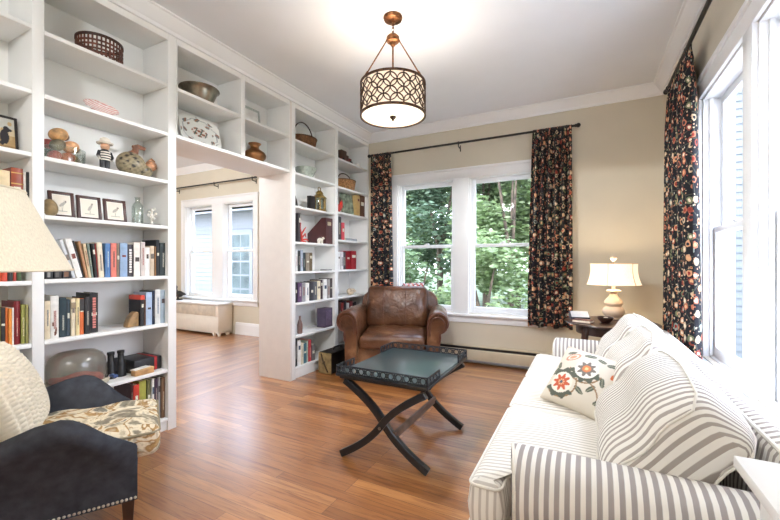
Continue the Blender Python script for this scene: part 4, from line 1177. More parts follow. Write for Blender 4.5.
# ================================================================= BOOKS
BOOKS = {
'A': (1.360, 'far left shelf above the lampshade', [
    (0.752, 0.049, 0.211, 0, (225, 205, 165), 'cream paperback'),
    (0.805, 0.0441, 0.232, 0, (150, 70, 45), 'rust red leather book with gold bands'),
    (0.852, 0.0103, 0.219, 0, (235, 232, 225), 'thin white book'),
    (0.865, 0.0097, 0.221, 0, (40, 42, 45), 'thin black book'),
 ]),
'B': (1.030, 'far left shelf under the lampshade', [
    (0.749, 0.0184, 0.114, 0, (215, 95, 50), 'orange book'),
    (0.77, 0.0206, 0.114, 0, (205, 75, 50), 'orange red book'),
    (0.793, 0.0193, 0.115, 0, (50, 45, 45), 'black book'),
    (0.814, 0.0114, 0.125, 0, (170, 60, 45), 'brick red book'),
    (0.828, 0.0162, 0.125, 0, (70, 90, 60), 'dark green book'),
 ]),
'C': (0.713, 'lower shelf of the leftmost bay', [
    (0.749, 0.0167, 0.205, 0, (190, 185, 90), 'yellow green book'),
    (0.767, 0.017, 0.189, 0, (45, 42, 42), 'black book'),
    (0.786, 0.0089, 0.187, 0, (225, 120, 50), 'orange book'),
    (0.796, 0.0105, 0.181, 0, (235, 150, 70), 'pale orange book'),
    (0.808, 0.0058, 0.185, 0, (235, 232, 225), 'thin white book'),
    (0.816, 0.0243, 0.216, 0, (120, 28, 32), 'tall maroon book'),
    (0.843, 0.0156, 0.196, 0, (150, 150, 75), 'olive green book'),
    (0.86, 0.0089, 0.195, 0, (175, 170, 110), 'thin sage green book'),
 ]),
'D': (1.035, 'shelf under the three framed prints', [
    (1.06, 0.0149, 0.217, -0.063, (205, 208, 212), 'leaning pale grey book'),
    (1.077, 0.0275, 0.221, -0.055, (238, 236, 232), 'leaning thick white book'),
    (1.106, 0.0098, 0.212, -0.051, (35, 32, 34), 'leaning black book'),
    (1.117, 0.0118, 0.208, -0.038, (175, 130, 95), 'leaning tan book'),
    (1.131, 0.0139, 0.195, -0.029, (212, 190, 155), 'leaning beige book'),
    (1.147, 0.0131, 0.196, -0.023, (110, 125, 115), 'leaning grey green book'),
    (1.162, 0.0163, 0.197, -0.018, (35, 33, 35), 'leaning black book with grey lettering'),
    (1.179, 0.0053, 0.197, -0.014, (165, 30, 30), 'leaning thin red book'),
    (1.186, 0.0266, 0.204, -0.013, (228, 215, 190), 'leaning cream book'),
    (1.216, 0.0267, 0.201, 0, (85, 125, 175), 'blue book'),
    (1.245, 0.0301, 0.203, 0, (225, 125, 110), 'salmon pink book'),
    (1.277, 0.0152, 0.204, 0, (130, 115, 100), 'thin taupe book'),
    (1.295, 0.0416, 0.207, 0, (145, 170, 200), 'thick pale blue patterned book'),
    (1.339, 0.036, 0.2, 0, (45, 35, 42), 'black book with white letters down the spine'),
    (1.377, 0.0364, 0.213, 0, (236, 230, 222), 'white book'),
    (1.416, 0.0269, 0.219, 0, (205, 195, 190), 'light grey book'),
    (1.446, 0.0307, 0.185, 0, (238, 236, 230), 'shorter white book'),
    (1.479, 0.0263, 0.196, 0, (210, 190, 165), 'beige book'),
    (1.508, 0.007, 0.193, 0, (150, 105, 60), 'thin brown book'),
    (1.517, 0.0203, 0.237, 0, (36, 38, 42), 'tall black book'),
    (1.54, 0.0439, 0.219, 0, (48, 58, 58), 'dark slate green book'),
 ]),
'E': (0.718, 'shelf with the brown stone bookend', [
    (0.927, 0.007, 0.204, 0, (110, 75, 50), 'thin brown book'),
    (0.936, 0.0234, 0.202, 0, (225, 210, 180), 'cream book'),
    (0.962, 0.0357, 0.226, 0, (225, 222, 215), 'thick white book with brown spots'),
    (0.999, 0.0302, 0.213, 0, (40, 58, 66), 'dark teal book'),
    (1.031, 0.0173, 0.201, 0, (60, 72, 80), 'slate book'),
    (1.05, 0.0194, 0.204, 0, (222, 208, 180), 'cream book with a brown band'),
    (1.071, 0.017, 0.204, 0, (232, 215, 165), 'pale yellow book'),
    (1.09, 0.0201, 0.202, 0, (215, 110, 60), 'orange book with a black top'),
    (1.112, 0.0274, 0.209, 0, (40, 38, 40), 'black book'),
    (1.141, 0.0412, 0.229, 0, (34, 32, 34), 'thick black book with red and white lettering'),
    (1.413, 0.0231, 0.195, 0, (38, 36, 40), 'black book with a red top edge'),
    (1.438, 0.0104, 0.165, 0, (90, 60, 45), 'thin brown book behind the black one'),
    (1.451, 0.0392, 0.211, 0, (165, 185, 210), 'light blue book'),
    (1.492, 0.0121, 0.219, 0, (35, 42, 62), 'navy book'),
    (1.506, 0.0335, 0.226, 0, (215, 215, 212), 'white and grey book'),
    (1.543, 0.0392, 0.221, 0, (150, 165, 175), 'grey blue book'),
 ]),
'F': (0.085, 'bottom shelf beside the patterned armchair seat', [
    (1.355, 0.0156, 0.282, 0, (60, 20, 22), 'dark red book'),
    (1.372, 0.0351, 0.268, 0, (190, 55, 40), 'red book'),
    (1.412, 0.0412, 0.281, 0, (165, 165, 75), 'yellow green book'),
    (1.459, 0.0208, 0.278, 0, (110, 110, 70), 'olive book'),
    (1.485, 0.0153, 0.278, 0, (230, 228, 222), 'thin white book'),
    (1.502, 0.0241, 0.272, 0, (60, 45, 65), 'dark purple patterned book'),
    (1.529, 0.0165, 0.276, 0, (150, 150, 150), 'grey book'),
    (1.549, 0.0236, 0.269, 0, (115, 85, 60), 'brown book'),
 ]),
'G': (1.038, 'far bookcase shelf under the maroon file box', [
    (2.867, 0.0296, 0.219, 0, (232, 232, 232), 'thin white book'),
    (2.902, 0.0316, 0.202, 0, (40, 40, 42), 'black book'),
    (2.939, 0.0322, 0.211, 0, (175, 185, 200), 'pale grey blue book'),
    (2.975, 0.0358, 0.185, 0, (45, 62, 68), 'dark teal book'),
    (3.014, 0.0538, 0.187, 0, (140, 130, 115), 'taupe book'),
    (3.072, 0.0488, 0.188, 0, (105, 90, 65), 'brown book'),
 ]),
'H': (0.732, 'crowded far bookcase shelf above the purple box', [
    (2.861, 0.0353, 0.195, 0, (50, 45, 50), 'black book'),
    (2.9, 0.0569, 0.19, 0, (95, 70, 105), 'purple book'),
    (2.961, 0.0555, 0.192, 0, (150, 150, 152), 'grey book'),
    (3.02, 0.0587, 0.185, 0, (232, 230, 226), 'white book'),
    (3.083, 0.0523, 0.192, 0, (60, 60, 66), 'charcoal book'),
    (3.139, 0.0621, 0.195, 0, (95, 95, 100), 'grey and black book'),
    (3.206, 0.0553, 0.197, 0, (225, 212, 185), 'cream book'),
    (3.265, 0.0357, 0.209, 0, (60, 40, 50), 'dark plum book'),
    (3.305, 0.0579, 0.212, 0, (236, 234, 230), 'tall white book'),
    (3.368, 0.0502, 0.21, 0, (160, 155, 150), 'warm grey book'),
    (3.422, 0.0571, 0.218, 0, (66, 58, 58), 'tall dark brown book'),
 ]),
'I': (0.110, 'bottom shelf of the far bookcase beside the doorway', [
    (2.854, 0.0352, 0.269, 0, (45, 48, 55), 'dark navy book'),
    (2.893, 0.0433, 0.247, 0, (236, 234, 230), 'white book'),
    (2.94, 0.0382, 0.213, 0, (220, 210, 185), 'cream book'),
    (2.982, 0.053, 0.2, 0, (70, 110, 120), 'teal book'),
    (3.039, 0.0211, 0.217, 0, (185, 200, 180), 'thin pale green book'),
    (3.064, 0.0438, 0.22, 0, (200, 75, 80), 'coral red book'),
    (3.112, 0.0514, 0.159, 0, (120, 115, 115), 'grey book'),
 ]),
'J': (1.044, 'corner bay shelf with the two red volumes', [
    (3.577, 0.0489, 0.208, 0, (230, 228, 226), 'white book'),
    (3.63, 0.0562, 0.209, 0, (215, 212, 215), 'pale grey book'),
    (3.691, 0.0492, 0.207, 0, (70, 66, 70), 'charcoal book'),
    (3.746, 0.098, 0.219, 0, (140, 24, 34), 'dark red book'),
    (3.849, 0.109, 0.222, 0, (150, 28, 36), 'crimson book'),
 ]),
'K': (1.386, 'corner bay shelf under the green art book', [
    (3.577, 0.0691, 0.268, 0, (60, 58, 60), 'tall dark grey book'),
    (3.653, 0.0609, 0.204, 0, (205, 70, 80), 'coral pink book'),
 ]),
'L': (1.702, 'corner bay shelf under the round basket', [
    (3.97, 0.0738, 0.257, 0, (195, 165, 110), 'tan book'),
    (4.05, 0.128, 0.267, 0, (90, 58, 38), 'wide brown book'),
 ]),
'M': (0.410, 'shelf beside the leather armchair back', [
    (3.579, 0.055, 0.263, 0, (60, 40, 36), 'dark brown book'),
    (3.638, 0.0564, 0.245, 0, (130, 40, 36), 'brick red book'),
    (3.7, 0.0536, 0.263, 0, (35, 34, 38), 'black book'),
    (3.758, 0.0592, 0.234, 0, (180, 175, 170), 'light grey book'),
    (3.823, 0.0652, 0.252, 0, (110, 30, 32), 'maroon book'),
    (3.893, 0.0762, 0.233, 0, (30, 30, 34), 'wide black book'),
 ]),
}
XB = -2.508
rb = random.Random(21)
def add_book(y, w, h, lean, c, desc, phrase, z):
    dep = min(.235, max(.13, h*.72)) * rb.uniform(.92, 1.0)
    x = XB - rb.uniform(0, .012)
    t = thing('book', '%s on the %s' % (desc, phrase), 'book', (x, y, z+.0006), 0, 'books on the ' + phrase)
    if lean: t.rotation_euler = (math.atan2(-lean, h), 0, 0)
    cov = plain(c, rb.choice([.35, .5, .65]), var=.05, scale=30)
    b = .0022 if w > .006 else w*.25
    bm = NB()
    # two boards and a slightly rounded spine (spine faces the room)
    box(bm, -dep, -.003, 0, b, 0, h); box(bm, -dep, -.003, w-b, w, 0, h)
    K = 5
    rings = []
    for zz in (0, h):
        o_ = [(-.003+.004*math.sin(PI*k/K)*min(1, w/.02), w*k/K, zz) for k in range(K+1)]
        i_ = [(-.006, w*k/K, zz) for k in range(K, -1, -1)]
        rings.append(o_+i_)
    loft(bm, rings)
    cv = build('cover', bm, cov, t, local=True, ang=50)
    bm = NB(); box(bm, -dep+.004, -.006, b, w-b, .003, h-.004); build('page_block', bm, PAGES, t, local=True, smooth=False)
    # a title panel and bands on the spine, where the book is wide enough to show them
    if w > .012:
        lum = sum(c)/3
        tc = (224, 214, 190) if lum < 140 else rb.choice([(70, 62, 60), (120, 60, 50), (60, 76, 96), (110, 100, 90)])
        x0 = .0015*min(1, w/.02); bm = NB(); style = rb.random()
        if style < .45: z0 = h*rb.uniform(.16, .36); z1 = z0+h*rb.uniform(.38, .5); a0 = rb.uniform(.34, .42)
        else: z0 = h*rb.uniform(.42, .72); z1 = z0+h*rb.uniform(.05, .18); a0 = rb.uniform(.12, .3)
        if style < .45: tc = tuple(int(.55*p+.45*q) for p, q in zip(tc, c))
        box(bm, 0, x0, w*a0, w*(1-a0), z0, z1)
        bx = [v for v in bm.verts]
        for v in bx: v.co.x += .0007 - .0009*abs(v.co.y/w-.5)*2
        build('spine_title', bm, plain(tc, .6, var=.25, scale=220), cv, local=True, smooth=False)
    # special bands
    def band(z0, z1, col, nm='spine_band'):
        bm = NB(); box(bm, -.003, .0016, -.0006, w+.0006, z0, z1); build(nm, bm, plain(col, .5), cv, local=True, smooth=False)
    if 'gold bands' in desc:
        for q in (.15, .4, .65, .88): band(h*q, h*q+.005, (206, 170, 90))
    if 'red top' in desc:
        bm = NB(); box(bm, -dep, .0016, -.0008, w+.0008, h*.86, h+.0006); build('top_band', bm, plain((206, 70, 52), .5), cv, local=True, smooth=False)
    if 'brown band' in desc: band(h*.72, h*.9, (150, 130, 100))
    if 'black top' in desc: band(h*.66, h*.99, (40, 36, 34))
    if 'brown spots' in desc:
        bm = NB()
        for k in range(5):
            a = rb.uniform(.004, w-.012); q = rb.uniform(.01, h*.3); box(bm, 0, .0018, a, a+.007, q, q+.02)
        build('spine_blotch', bm, plain((120, 72, 50), .6), cv, local=True, smooth=False)
    if 'white letters' in desc or 'red and white' in desc:
        bm = NB(); q = h*.12
        while q < h*.85:
            l = rb.uniform(.006, .014); box(bm, 0, .0026, w*.3, w*.68, q, q+l); q += l+.004
        build('spine_lettering', bm, plain((232, 226, 222) if 'white letters' in desc else (214, 130, 120), .6), cv, local=True, smooth=False)
for key, (z, phrase, lst) in BOOKS.items():
    for y, w, h, lean, c, desc in lst:
        add_book(y, w, h, lean, c, desc, phrase, z)

# ================================================================= ORNAMENTS ON THE SHELVES
def single(name, bm, m, label, cat, group=None, **k): return tag(build(name, bm, m, None, **k), label, cat, group)
XS = -2.60
# --- left bookcase, second bay
t = thing('lattice_bowl', 'dark brown open lattice bowl on the top left shelf', 'bowl', (-2.615, 1.235, 2.3215))
LB_ = plain((92, 52, 38), .6, var=.25, scale=40)
R_ = .115
bm = NB()
for k in range(34):
    a = 2*PI*k/34; M = Matrix.Translation((-2.615, 1.235, 2.3215)) @ Matrix.Rotation(a, 4, 'Z')
    box(bm, R_-.004, R_, -.0042, .0042, .004, .125, M)
for z in (.02, .044, .068, .092):
    lathe(bm, [(R_-.002, z-.005), (R_+.002, z-.005), (R_+.002, z+.005), (R_-.002, z+.005), (R_-.002, z-.005)], (-2.615, 1.235, 2.3215), 48)
build('lattice_wall', bm, LB_, t)
bm = NB(); lathe(bm, [(R_-.004, .118), (R_+.004, .118), (R_+.004, .132), (R_-.004, .132), (R_-.004, .118)], (-2.615, 1.235, 2.3215), 48); build('rim', bm, plain((60, 34, 26), .5), t)
bm = NB(); lathe(bm, [(0, 0), (R_, 0), (R_, .008), (0, .008)], (-2.615, 1.235, 2.3215), 48); build('bowl_bottom', bm, LB_, t)

t = thing('glass_plate', 'pink and white striped glass plate propped on the second shelf from the top', 'plate', (-2.66, 1.215, 1.9935))
Mp = Matrix.Translation((-2.58, 1.220, 2.035)) @ Matrix.Rotation(math.radians(58), 4, 'Y')
bm = NB(); up_ = [(.092*k/22, .022*(k/22)**4) for k in range(23)]; lathe(bm, up_ + [(.094, .024)] + [(q, z+.003) for q, z in up_[::-1]], (0, 0, 0), 72, sx=.50, M=Mp)
o = build('plate_body', bm, painted(.15, .5), t, ang=60)
paint_attr(o, lambda co, i: (208, 130, 124) if math.sin(co.z*520+co.y*70) > .35 else (240, 232, 228))

# stone eggs in a glass jar
eggs = [((-.030, -.045, .036), .040, (92, 112, 84), 'dark green'), ((.030, -.050, .030), .030, (186, 88, 76), 'rust red'), ((.020, .012, .032), .034, (206, 120, 88), 'coral'), ((-.015, .048, .034), .036, (150, 136, 98), 'lime grey'),
        ((.030, -.035, .092), .034, (120, 112, 92), 'grey brown'), ((-.02, -.052, .098), .030, (176, 84, 80), 'dull red'), ((.022, .028, .098), .036, (214, 160, 118), 'peach'), ((-.02, .055, .104), .030, (150, 128, 116), 'taupe'), ((.02, -.028, .152), .040, (196, 152, 104), 'tan'), ((-.02, .010, .162), .026, (112, 82, 62), 'bark brown')]
ez = 1.6735
for (dx, dy, dz), r_, c, nm in eggs:
    bm = NB(); ball(bm, (-2.615+dx, 1.052+dy, ez+.004+dz), r_*1.12, r_*1.12, r_*.9, 14, Matrix.Rotation(dx*20, 4, 'X'))
    single('stone_egg', bm, plain(c, .45, var=.22, scale=30), nm + ' stone egg in the jar of eggs on the left shelf', 'egg', 'stone eggs in the jar')
bm = NB(); lathe(bm, [(0, 0), (.090, 0), (.096, .006), (.100, .085), (.098, .085), (.094, .008), (0, .004)], (-2.615, 1.055, ez), 40)
single('glass_jar', bm, CLEAR, 'clear shallow glass jar holding a heap of coloured stone eggs', 'jar')

t = thing('sailor_figurine', 'little figurine in a white hat and black and white striped top', 'figurine', (-2.59, 1.25, ez))
bm = NB()
for y in (-.013, .013): tube(bm, [(-2.59, 1.25+y, ez), (-2.59, 1.25+y, ez+.07)], [.013, .015], 10); ball(bm, (-2.58, 1.25+y, ez+.006), .018, .012, .007, 8)
build('trousers', bm, plain((34, 34, 40), .5), t)
bm = NB(); lathe(bm, [(0, .065)] + [(.026+.005*math.sin(PI*k/30), .065+.055*k/30) for k in range(31)] + [(.018, .132), (0, .134)], (-2.59, 1.25, ez), 28); 
for y in (-1, 1): tube(bm, [(-2.59, 1.25+y*.028, ez+.12), (-2.585, 1.25+y*.038, ez+.09), (-2.575, 1.25+y*.03, ez+.07)], [.010, .010, .008], 8)
o = build('striped_top', bm, painted(.6), t)
paint_attr(o, lambda co, i: (30, 30, 36) if math.sin(co.z*430) > 0 else (232, 226, 214))
bm = NB(); ball(bm, (-2.587, 1.25, ez+.152), .025, .023, .026, 14); ball(bm, (-2.562, 1.25, ez+.150), .005, n=8); build('head', bm, plain((214, 168, 136), .5), t)
bm = NB(); lathe(bm, [(0, .166), (.040, .164), (.044, .172), (.034, .176), (.027, .182), (.025, .196), (.014, .205), (0, .206)], (-2.588, 1.25, ez), 28); build('hat', bm, plain((222, 214, 200), .6), t)

t = thing('pottery_hen', 'speckled brown pottery hen pierced with holes on the left shelf', 'figurine', (-2.60, 1.44, ez))
HEN = plain((150, 136, 106), .5, var=.25, scale=60)
bm = NB(); ball(bm, (-2.60, 1.405, ez+.080), .070, .085, .078, 60, Matrix.Rotation(-.15, 4, 'X')); ball(bm, (-2.60, 1.475, ez+.052), .052, .06, .045, 16)
o = build('hen_body', bm, painted(.45, .2), t)
hs = [Vector(v) for v in ((.05, -.045, .085), (.06, -.01, .11), (.065, -.02, .06), (.055, .02, .075), (.05, -.07, .065), (.045, .005, .04), (.045, -.05, .12), (.03, -.02, .145), (.05, .07, .055), (.04, .10, .06), (.045, .04, .10), (.05, .045, .035), (.03, -.075, .10), (.06, -.035, .035), (.035, -.085, .05), (.062, .005, .09), (.05, -.025, .135))]
# pattern is laid on a dense body: dark dots where the holes are pierced
def henc(co, i):
    p = co
    d = min((p-Vector((h_.x, h_.y-.035+.0, h_.z))).length for h_ in hs)
    return (38, 32, 26) if d < .0105 else ((150, 138, 110) if (math.sin(190*p.y)*math.sin(210*p.z)) > 0 else (128, 116, 90))
paint_attr(o, henc)
bm = NB(); tube(bm, [(-2.60, 1.40, ez+.135), (-2.60, 1.43, ez+.165), (-2.60, 1.435, ez+.195)], [.028, .020, .017], 12); tube(bm, [(-2.60, 1.418, ez+.193), (-2.60, 1.445, ez+.206), (-2.60, 1.49, ez+.200)], [.014, .015, .012], 10); build('tail', bm, plain((122, 82, 62), .5, var=.3, scale=50), t)
bm = NB(); tube(bm, [(-2.60, 1.49, ez+.06), (-2.60, 1.515, ez+.09), (-2.60, 1.53, ez+.10)], [.036, .03, .03], 12); ball(bm, (-2.60, 1.53, ez+.098), .034, .034, .036); tube(bm, [(-2.60, 1.545, ez+.098), (-2.60, 1.568, ez+.088)], [.016, .004], 10)
tube(bm, [(-2.60, 1.515, ez+.125), (-2.60, 1.535, ez+.142), (-2.60, 1.555, ez+.130)], [.006, .010, .006], 8); build('head', bm, plain((170, 124, 92), .45, var=.35, scale=45), t)

def picture(label, x, y0, y1, z, h, fn, tilt=9, bw=.0165, fc=(62, 30, 24), nx=54):
    w = y1-y0
    t = thing('framed_print', label, 'picture', (x, (y0+y1)/2, z+.0008), PI/2)        # local -y faces the room (+X)
    Mt = Matrix.Rotation(math.radians(-tilt), 4, 'X')
    bm = NB()
    for a, b, c, d in ((-w/2, -w/2+bw, 0, h), (w/2-bw, w/2, 0, h), (-w/2+bw, w/2-bw, 0, bw), (-w/2+bw, w/2-bw, h-bw, h)): box(bm, a, b, -.004, .010, c, d)
    bmesh.ops.transform(bm, matrix=Mt, verts=bm.verts); build('frame', bm, plain(fc, .4, var=.15), t, bevel=.002, local=True)
    bm = panel_grid(-w/2+bw*.9, w/2-bw*.9, bw*.9, h-bw*.9, nx, nx, .004)
    o = build('print', bm, painted(.6), t, local=True, smooth=False, recalc=False)
    paint_attr(o, lambda co, i: fn(co.x/(w/2-bw), (co.z-h/2)/(h/2-bw)))
    for v in o.data.vertices: v.co = Mt @ v.co
    bm = NB(); box(bm, -.012, .012, .010, .013, h*.1, h*.7); bmesh.ops.transform(bm, matrix=Mt, verts=bm.verts)
    build('backing', bm, plain((60, 48, 40), .8), t, local=True)
    return t
def bird_print(seed):
    r = random.Random(seed); a0 = r.uniform(.5, .9); ox = r.uniform(-.1, .1)
    def f(u, v):
        c = (226, 218, 204)
        if abs(u) > .86 or abs(v) > .88: return (236, 230, 220)
        x = (u-ox)*math.cos(a0)+(v-.05)*math.sin(a0); y = -(u-ox)*math.sin(a0)+(v-.05)*math.cos(a0)
        if (x/.42)**2+(y/.15)**2 < 1: c = (150, 146, 138) if math.sin(40*x) > 0 else (176, 170, 158)
        if (x-.46)**2+(y-.06)**2 < .012: c = (120, 112, 104)
        if abs(u-ox+.06) < .02 and -.7 < v < -.2: c = (130, 126, 116)
        if abs(v+.62) < .03 and abs(u) < .55: c = (160, 158, 146)
        if abs(u-ox-.1-.25*v) < .016 and -.6 < v < .5: c = (150, 150, 136)
        return c
    return f
PZ = 1.3695
picture('left of three small framed bird prints on the left bookcase, beside a brown stone', -2.575, .978, 1.095, PZ, .148, bird_print(1))
picture('middle of three small framed bird prints on the left bookcase', -2.575, 1.107, 1.229, PZ, .143, bird_print(2))
picture('right of three small framed bird prints on the left bookcase, beside a glass bottle', -2.575, 1.243, 1.368, PZ, .143, bird_print(3))
def dog(u, v):
    c = (206, 190, 156) if v > -.1 else (176, 146, 100)
    if v > .35: c = (190, 190, 182)
    if math.sin(9*u+4)*math.sin(7*v) > .6: c = (186, 160, 116)
    if ((u-.50)/.22)**2+((v+.18)/.46)**2 < 1 or ((u-.60)/.16)**2+((v-.30)/.19)**2 < 1 or ((u-.76)/.12)**2+((v-.27)/.09)**2 < 1 or ((u-.36)/.12)**2+((v+.6)/.12)**2 < 1: c = (36, 34, 38)
    if v < -.72: c = (150, 120, 80)
    return c
picture('framed picture of a sitting black dog on the far left shelf', -2.60, .68, .862, 1.6795, .19, dog, 8, .012, (40, 34, 34), 60)
bm = NB(); ball(bm, (-2.555, .972, PZ+.047), .036, .034, .047, 14, Matrix.Rotation(.2, 4, 'X')); single('smooth_stone', bm, plain((140, 118, 82), .5, var=.2, scale=25), 'smooth brown stone at the left end of the framed prints', 'stone')
bm = NB(); lathe(bm, [(0, 0), (.030, 0), (.033, .005), (.033, .115), (.026, .135), (.014, .148), (.014, .172), (.018, .178), (.016, .178), (.012, .170), (.012, .15), (.030, .112), (.030, .008), (0, .006)], (-2.60, 1.445, PZ), 32)
single('glass_bottle', bm, CLEAR, 'clear glass bottle right of the three framed prints', 'bottle')
t = thing('white_figurine', 'small white branching figurine on a thin dark base beside the glass bottle', 'figurine', (-2.56, 1.51, PZ))
bm = NB(); lathe(bm, [(0, 0), (.06, 0), (.06, .008), (0, .010)], (-2.56, 1.51, PZ), 28, sx=.6, sy=1.); build('figurine_base', bm, plain((70, 54, 44), .5), t)
bm = NB(); tube(bm, [(-2.56, 1.51, PZ+.008), (-2.56, 1.512, PZ+.10)], [.010, .005], 8)
for k in range(7):
    a = 2.4*k; z = PZ+.025+.011*k; tube(bm, [(-2.56, 1.511, z), (-2.56+.022*math.cos(a), 1.511+.022*math.sin(a), z+.016)], [.005, .003], 6); ball(bm, (-2.56+.024*math.cos(a), 1.511+.024*math.sin(a), z+.019), .0085, n=8)
build('figurine_body', bm, plain((226, 222, 212), .5), t)
# little black cases on the left of the leaning books
for k, (y0, y1) in enumerate(((.942, .972), (.976, 1.010), (1.014, 1.052))):
    t = thing('cassette_case', ('leftmost', 'middle', 'rightmost')[k] + ' of three small black tape cases left of the leaning books', 'tape case', (-2.535, (y0+y1)/2, 1.0355), 0, 'small black tape cases')
    bm = NB(); box(bm, -2.58, -2.520, y0, y1, 1.0355, 1.083); build('case_body', bm, plain((38, 36, 38), .4), t, bevel=.002)
    bm = NB(); box(bm, -2.5205, -2.519, y0+.006, y1-.012, 1.045, 1.072); build('case_label', bm, plain(((150, 146, 140), (90, 84, 80), (120, 84, 60))[k], .6), t, smooth=False)
bm = NB(); R = []
for k in range(13):
    tt = k/12; R.append([(-2.545+.028*math.cos(2*PI*i/18), 1.352+.055*tt+(.030*math.sin(PI*min(1, tt*.5+.25))**.6)*math.sin(2*PI*i/18)*.9, .7185+.098*tt**.9+0*i) for i in range(18)])
bm = NB(); prism(bm, [(1.342, 0.7185), (1.346, .745), (1.358, .775), (1.376, .800), (1.392, .813), (1.405, .812), (1.410, .80), (1.409, .7185)], 'x', -2.575, -2.520)
single('stone_bookend', bm, plain((142, 112, 74), .5, var=.25, scale=22), 'brown curved stone bookend in front of the black book with a red top', 'bookend', bevel=.010, seg=3)

# cake carrier, binoculars, cases, tan box
t = thing('cake_carrier', 'clear domed cake carrier with a cream tray on the shelf behind the armchair', 'cake carrier', (-2.615, 1.118, .4105))
C0 = (-2.615, 1.118, .4105)
bm = NB(); lathe(bm, [(0, .006), (.125, .006), (.130, 0), (.136, .004), (.143, .030), (.138, .033), (.130, .014), (0, .012)], C0, 48, sy=1.14); build('tray', bm, plain((226, 216, 190), .5), t)
bm = NB(); pr = [(.128, .030), (.127, .10), (.122, .145), (.108, .178), (.08, .197), (.04, .205), (0, .206)]
lathe(bm, pr + [(0, .203), (.04, .202), (.078, .194), (.105, .175), (.119, .143), (.124, .10), (.125, .030), (.128, .030)], C0, 48, sy=1.14); build('dome', bm, CLEARPLASTIC, t)
bm = NB(); box(bm, -2.53, -2.478, 1.245, 1.268, .440, .455); build('latch', bm, plain((70, 96, 150), .4), t, bevel=.003)
bm = NB(); rbox(bm, .085, .105, .022, .02, lambda p: Vector((p.x, p.y, p.z+.006*math.sin(40*p.y)+.006*math.sin(33*p.x))), 10, Matrix.Translation((-2.615, 1.118, .4105+.040)))
single('folded_cloth', bm, plain((190, 92, 80), .9, var=.15, scale=30), 'folded red cloth inside the clear domed cake carrier', 'cloth')
t = thing('binoculars', 'black binoculars standing on the shelf between the cake carrier and a tan box', 'binoculars', (-2.60, 1.315, .4105))
BKP = plain((26, 26, 28), .45)
for y in (1.288, 1.344):
    bm = NB(); lathe(bm, [(0, 0), (.030, 0), (.030, .022), (.026, .03), (.026, .085), (.022, .10), (.017, .108), (.017, .142), (.020, .145), (.020, .16), (0, .16)], (-2.60, y, .4105), 24); build('barrel', bm, BKP, t)
bm = NB(); tube(bm, [(-2.60, 1.316, .45), (-2.60, 1.316, .53)], .012, 12); box(bm, -2.61, -2.59, 1.288, 1.344, .475, .485); box(bm, -2.61, -2.59, 1.288, 1.344, .505, .515); build('hinge_bridge', bm, BKP, t)
t = thing('media_box', 'flat black box with a red stripe on the shelf right of the tan box', 'box', (-2.62, 1.49, .4105))
bm = NB(); box(bm, -2.75, -2.545, 1.395, 1.568, .4105, .497); build('box_body', bm, plain((34, 33, 36), .45, var=.2, scale=40), t, bevel=.004)
bm = NB(); box(bm, -2.7505, -2.5435, 1.520, 1.538, .4115, .4985); build('stripe', bm, plain((170, 36, 38), .5), t, bevel=.001)
t = thing('wooden_box', 'small tan wooden box with white paper on top beside the binoculars', 'box', (-2.52, 1.428, .4105))
bm = NB(); box(bm, -2.541, -2.493, 1.372, 1.488, .4105, .440); build('box_body', bm, plain((184, 140, 92), .5, var=.12, scale=20), t, bevel=.002)
bm = NB(); box(bm, -2.542, -2.492, 1.371, 1.489, .440, .449); build('lid', bm, plain((206, 170, 120), .5, var=.1, scale=20), t, bevel=.002)
bm = NB(); R4 = Matrix.Translation((-2.517, 1.415, .4498)) @ Matrix.Rotation(.25, 4, 'Z'); box(bm, -.02, .02, -.055, .055, 0, .004, R4); single('paper', bm, plain((232, 230, 224), .8), 'white folded paper lying on the small tan wooden box', 'paper')
bm = NB(); box(bm, -2.62, -2.508, .79, .87, .411, .50); single('plum_box', bm, plain((96, 50, 74), .6), 'dark plum box on the low shelf behind the knitted pillow', 'box', bevel=.004)

# --- over the doorway
bm = NB(); c_ = (-2.578, 1.875, 2.3225)
lathe(bm, [(0, 0), (.086, 0), (.092, .006), (.116, .062), (.128, .088), (.140, .094), (.139, .099), (.126, .094), (.112, .066), (.088, .012), (0, .008)], c_, 48)
single('pewter_bowl', bm, plain((138, 130, 116), .28, .9, var=.2, scale=16), 'wide pewter bowl on the top shelf over the doorway', 'bowl', ang=50)
def platter_c(u, v):
    c = (232, 234, 230)
    r = max(abs(u), abs(v), (abs(u)+abs(v))*.72)
    if .80 < r < .84: c = (170, 176, 180)
    a = math.atan2(v, u)
    if .62 < r < .97:
        k = math.sin(8*a+.6)+.5*math.sin(23*r+5*a)
        if k > .62: c = (158, 120, 100) if math.sin(22*a+26*r) > .1 else (128, 134, 134)
    if u*u*1.2+v*v*1.8 < .2:
        c = (156, 104, 86) if math.sin(16*u+2)*math.sin(18*v) > .15 else (222, 216, 208)
        if math.sin(23*u-9*v) > .75: c = (90, 104, 96)
    return c
t = thing('platter', 'white floral platter with clipped corners leaning on the shelf over the doorway', 'plate', (-2.60, 1.915, 1.9995), PI/2)
nx, ny = 72, 54; W_, H_ = .172, .118
bm = NB(); G = []
Mt = Matrix.Translation((0, 0, .003)) @ Matrix.Rotation(math.radians(-14), 4, 'X') @ Matrix.Translation((0, 0, H_))
pu = []
